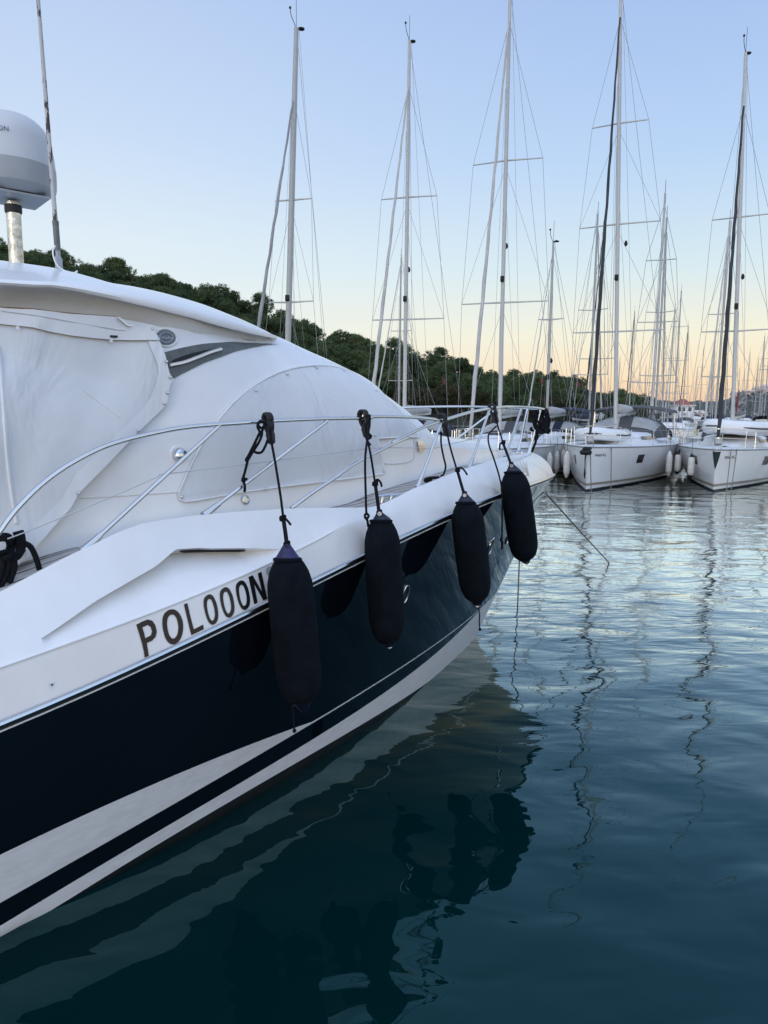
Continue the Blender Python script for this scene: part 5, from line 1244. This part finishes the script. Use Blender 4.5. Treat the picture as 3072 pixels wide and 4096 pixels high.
# --- the crowd of yachts further back: three kinds, copied
def far_kind(label, L, H, sp, hood, sail, cover):
    bt = Boat(L, L * .32, 1.25); t = thing('moored_yacht', label, 'sailboat', (0, 0, 0), 'yachts crowding the marina further back'); hull_parts(t, bt, ['bottom_blue', 'sail_hull', 'bottom_blue'], (.13, .18)); coachroof(t, bt, L * .2, L * .62, .4, hood, .66, L * .55, None, False, False); rig_parts(t, bt, L * .42, H, sp, sail, .07, 'alloy', .085, True, cover, fine=False, back=False); return t
FK = [far_kind('', 12, 15, ((5.2, 1.1), (9.2, .9)), 'hood_navy', 'sail_pale', 'hood_navy'), far_kind('', 11, 15, ((6.5, 1.2),), 'hood_grey', 'sail_dark', 'sail_pale'), far_kind('', 13, 15, ((4.6, 1.3), (8, 1.1), (11.4, .8)), None, 'sail_pale', 'sail_grey')]
far = [(2394, 857, 0), (2411, 925, 1), (2661, 768, 2), (2669, 872, 0), (2538, 1245, 1), (2699, 1233, 0), (2726, 1164, 2), (2753, 1302, 1), (2918, 880, 0), (2815, 1395, 2), (2861, 1383, 0), (2945, 1360, 1), (2849, 1490, 2), (2976, 1500, 0), (3034, 1437, 1), (3060, 1345, 2), (1601, 1027, 0), (2480, 1430, 0), (2585, 1460, 1), (2620, 1400, 2), (2790, 1470, 0), (2890, 1450, 1), (2910, 1520, 2), (3000, 1405, 0), (3048, 1500, 2), (3015, 1530, 1), (2960, 1470, 2), (2640, 1510, 0), (2560, 1500, 2), (2740, 1500, 1), (3085, 1300, 0), (3140, 1050, 1)]
words = {0: 'two-spreader mast and navy cover', 1: 'single-spreader mast and dark furled sail', 2: 'three-spreader mast and grey cover'}
first = {}; rr_ = random.Random(11)
place = {0: 'tallest mast standing just left of the charcoal furled headsail', 1: 'mast close behind the charcoal furled headsail', 2: 'tall mast rising over the grey bimini, taller of a close pair', 3: 'mast rising over the grey bimini, shorter of a close pair', 8: 'mast standing left of the dark furled headsail at the right edge', 16: 'thin mast beside the grey mast behind the windscreen cover'}
for i, (px, yt, k) in enumerate(far):
    d = FPX * 12.4 / (1640 - yt) * (1.0 - .13 * max(0, (1640 - yt) / 880 - .3)); d = min(d, 210) * (1.0 if i in place else rr_.uniform(.92, 1.08)); Hs = at_y(px, yt, d)[2] / 15.0
    q = at_y(px, yt, d); aft = AFT if i % 3 else -AFT; a = rz_of(aft) + rr_.uniform(-.12, .12)
    lb = f'moored yacht with {place[i]}' if i in place else f'distant moored yacht with a {words[k]} in the crowded far marina'
    Lk = (12, 11, 13)[k] * .42 * Hs; loc = (q[0] - math.cos(a) * Lk, q[1] - math.sin(a) * Lk, 0)
    if k not in first: first[k] = 1; o = FK[k]; o.location = loc; o.rotation_euler = (0, 0, a); o.scale = (Hs,) * 3; o['label'] = lb
    else: copy_thing(FK[k], loc, a, Hs, lb)
# pontoon the yachts lie to
c = A((9.0, 28.4)) + AFT * 9.2; n2 = A((AFT[1], -AFT[0])); M['deck_grey'] = simple('pontoon_deck', (0.20, 0.19, 0.18), 0.9, var=.2)
b = MB(); b.box((c[0] + n2[0] * 10, c[1] + n2[1] * 10, .35), (90, 2.2, .5), ax=((n2[0], n2[1], 0), (AFT[0], AFT[1], 0), (0, 0, 1))); po = b.build('pontoon', 'deck_grey', smooth=False); tag(po, 'low grey pontoon behind the moored sailing yachts', 'pontoon')
# bow lines of the two nearest yachts
def bow_line(bt_o, bt, x, sd, px, py, label):
    a = A(bt_o.matrix_basis @ Vector((x, sd * bt.hb(x, 9), bt.sheer(x) + .05))); e = at_z(px, py); line('bow_line', label, [a, (a + e) / 2 - A((0, 0, .05)), e - A((0, 0, .15))], .016, 'rope_tan', e)
bow_line(tA, bA, 1.1, -1, 2444, 1964, 'slack tan line dropping from the bow of the grey biminied yacht'); bow_line(tA, bA, .1, -1, 2366, 1972, 'thin pale line angled down from the stem of the grey biminied yacht')
bow_line(tB, bB, 1.0, -1, 2922, 1975, 'line dropping straight from the bow beside the dark green cloth'); bow_line(tB, bB, .7, -1, 2903, 1985, 'thin line slanting down beside the dark green cloth')
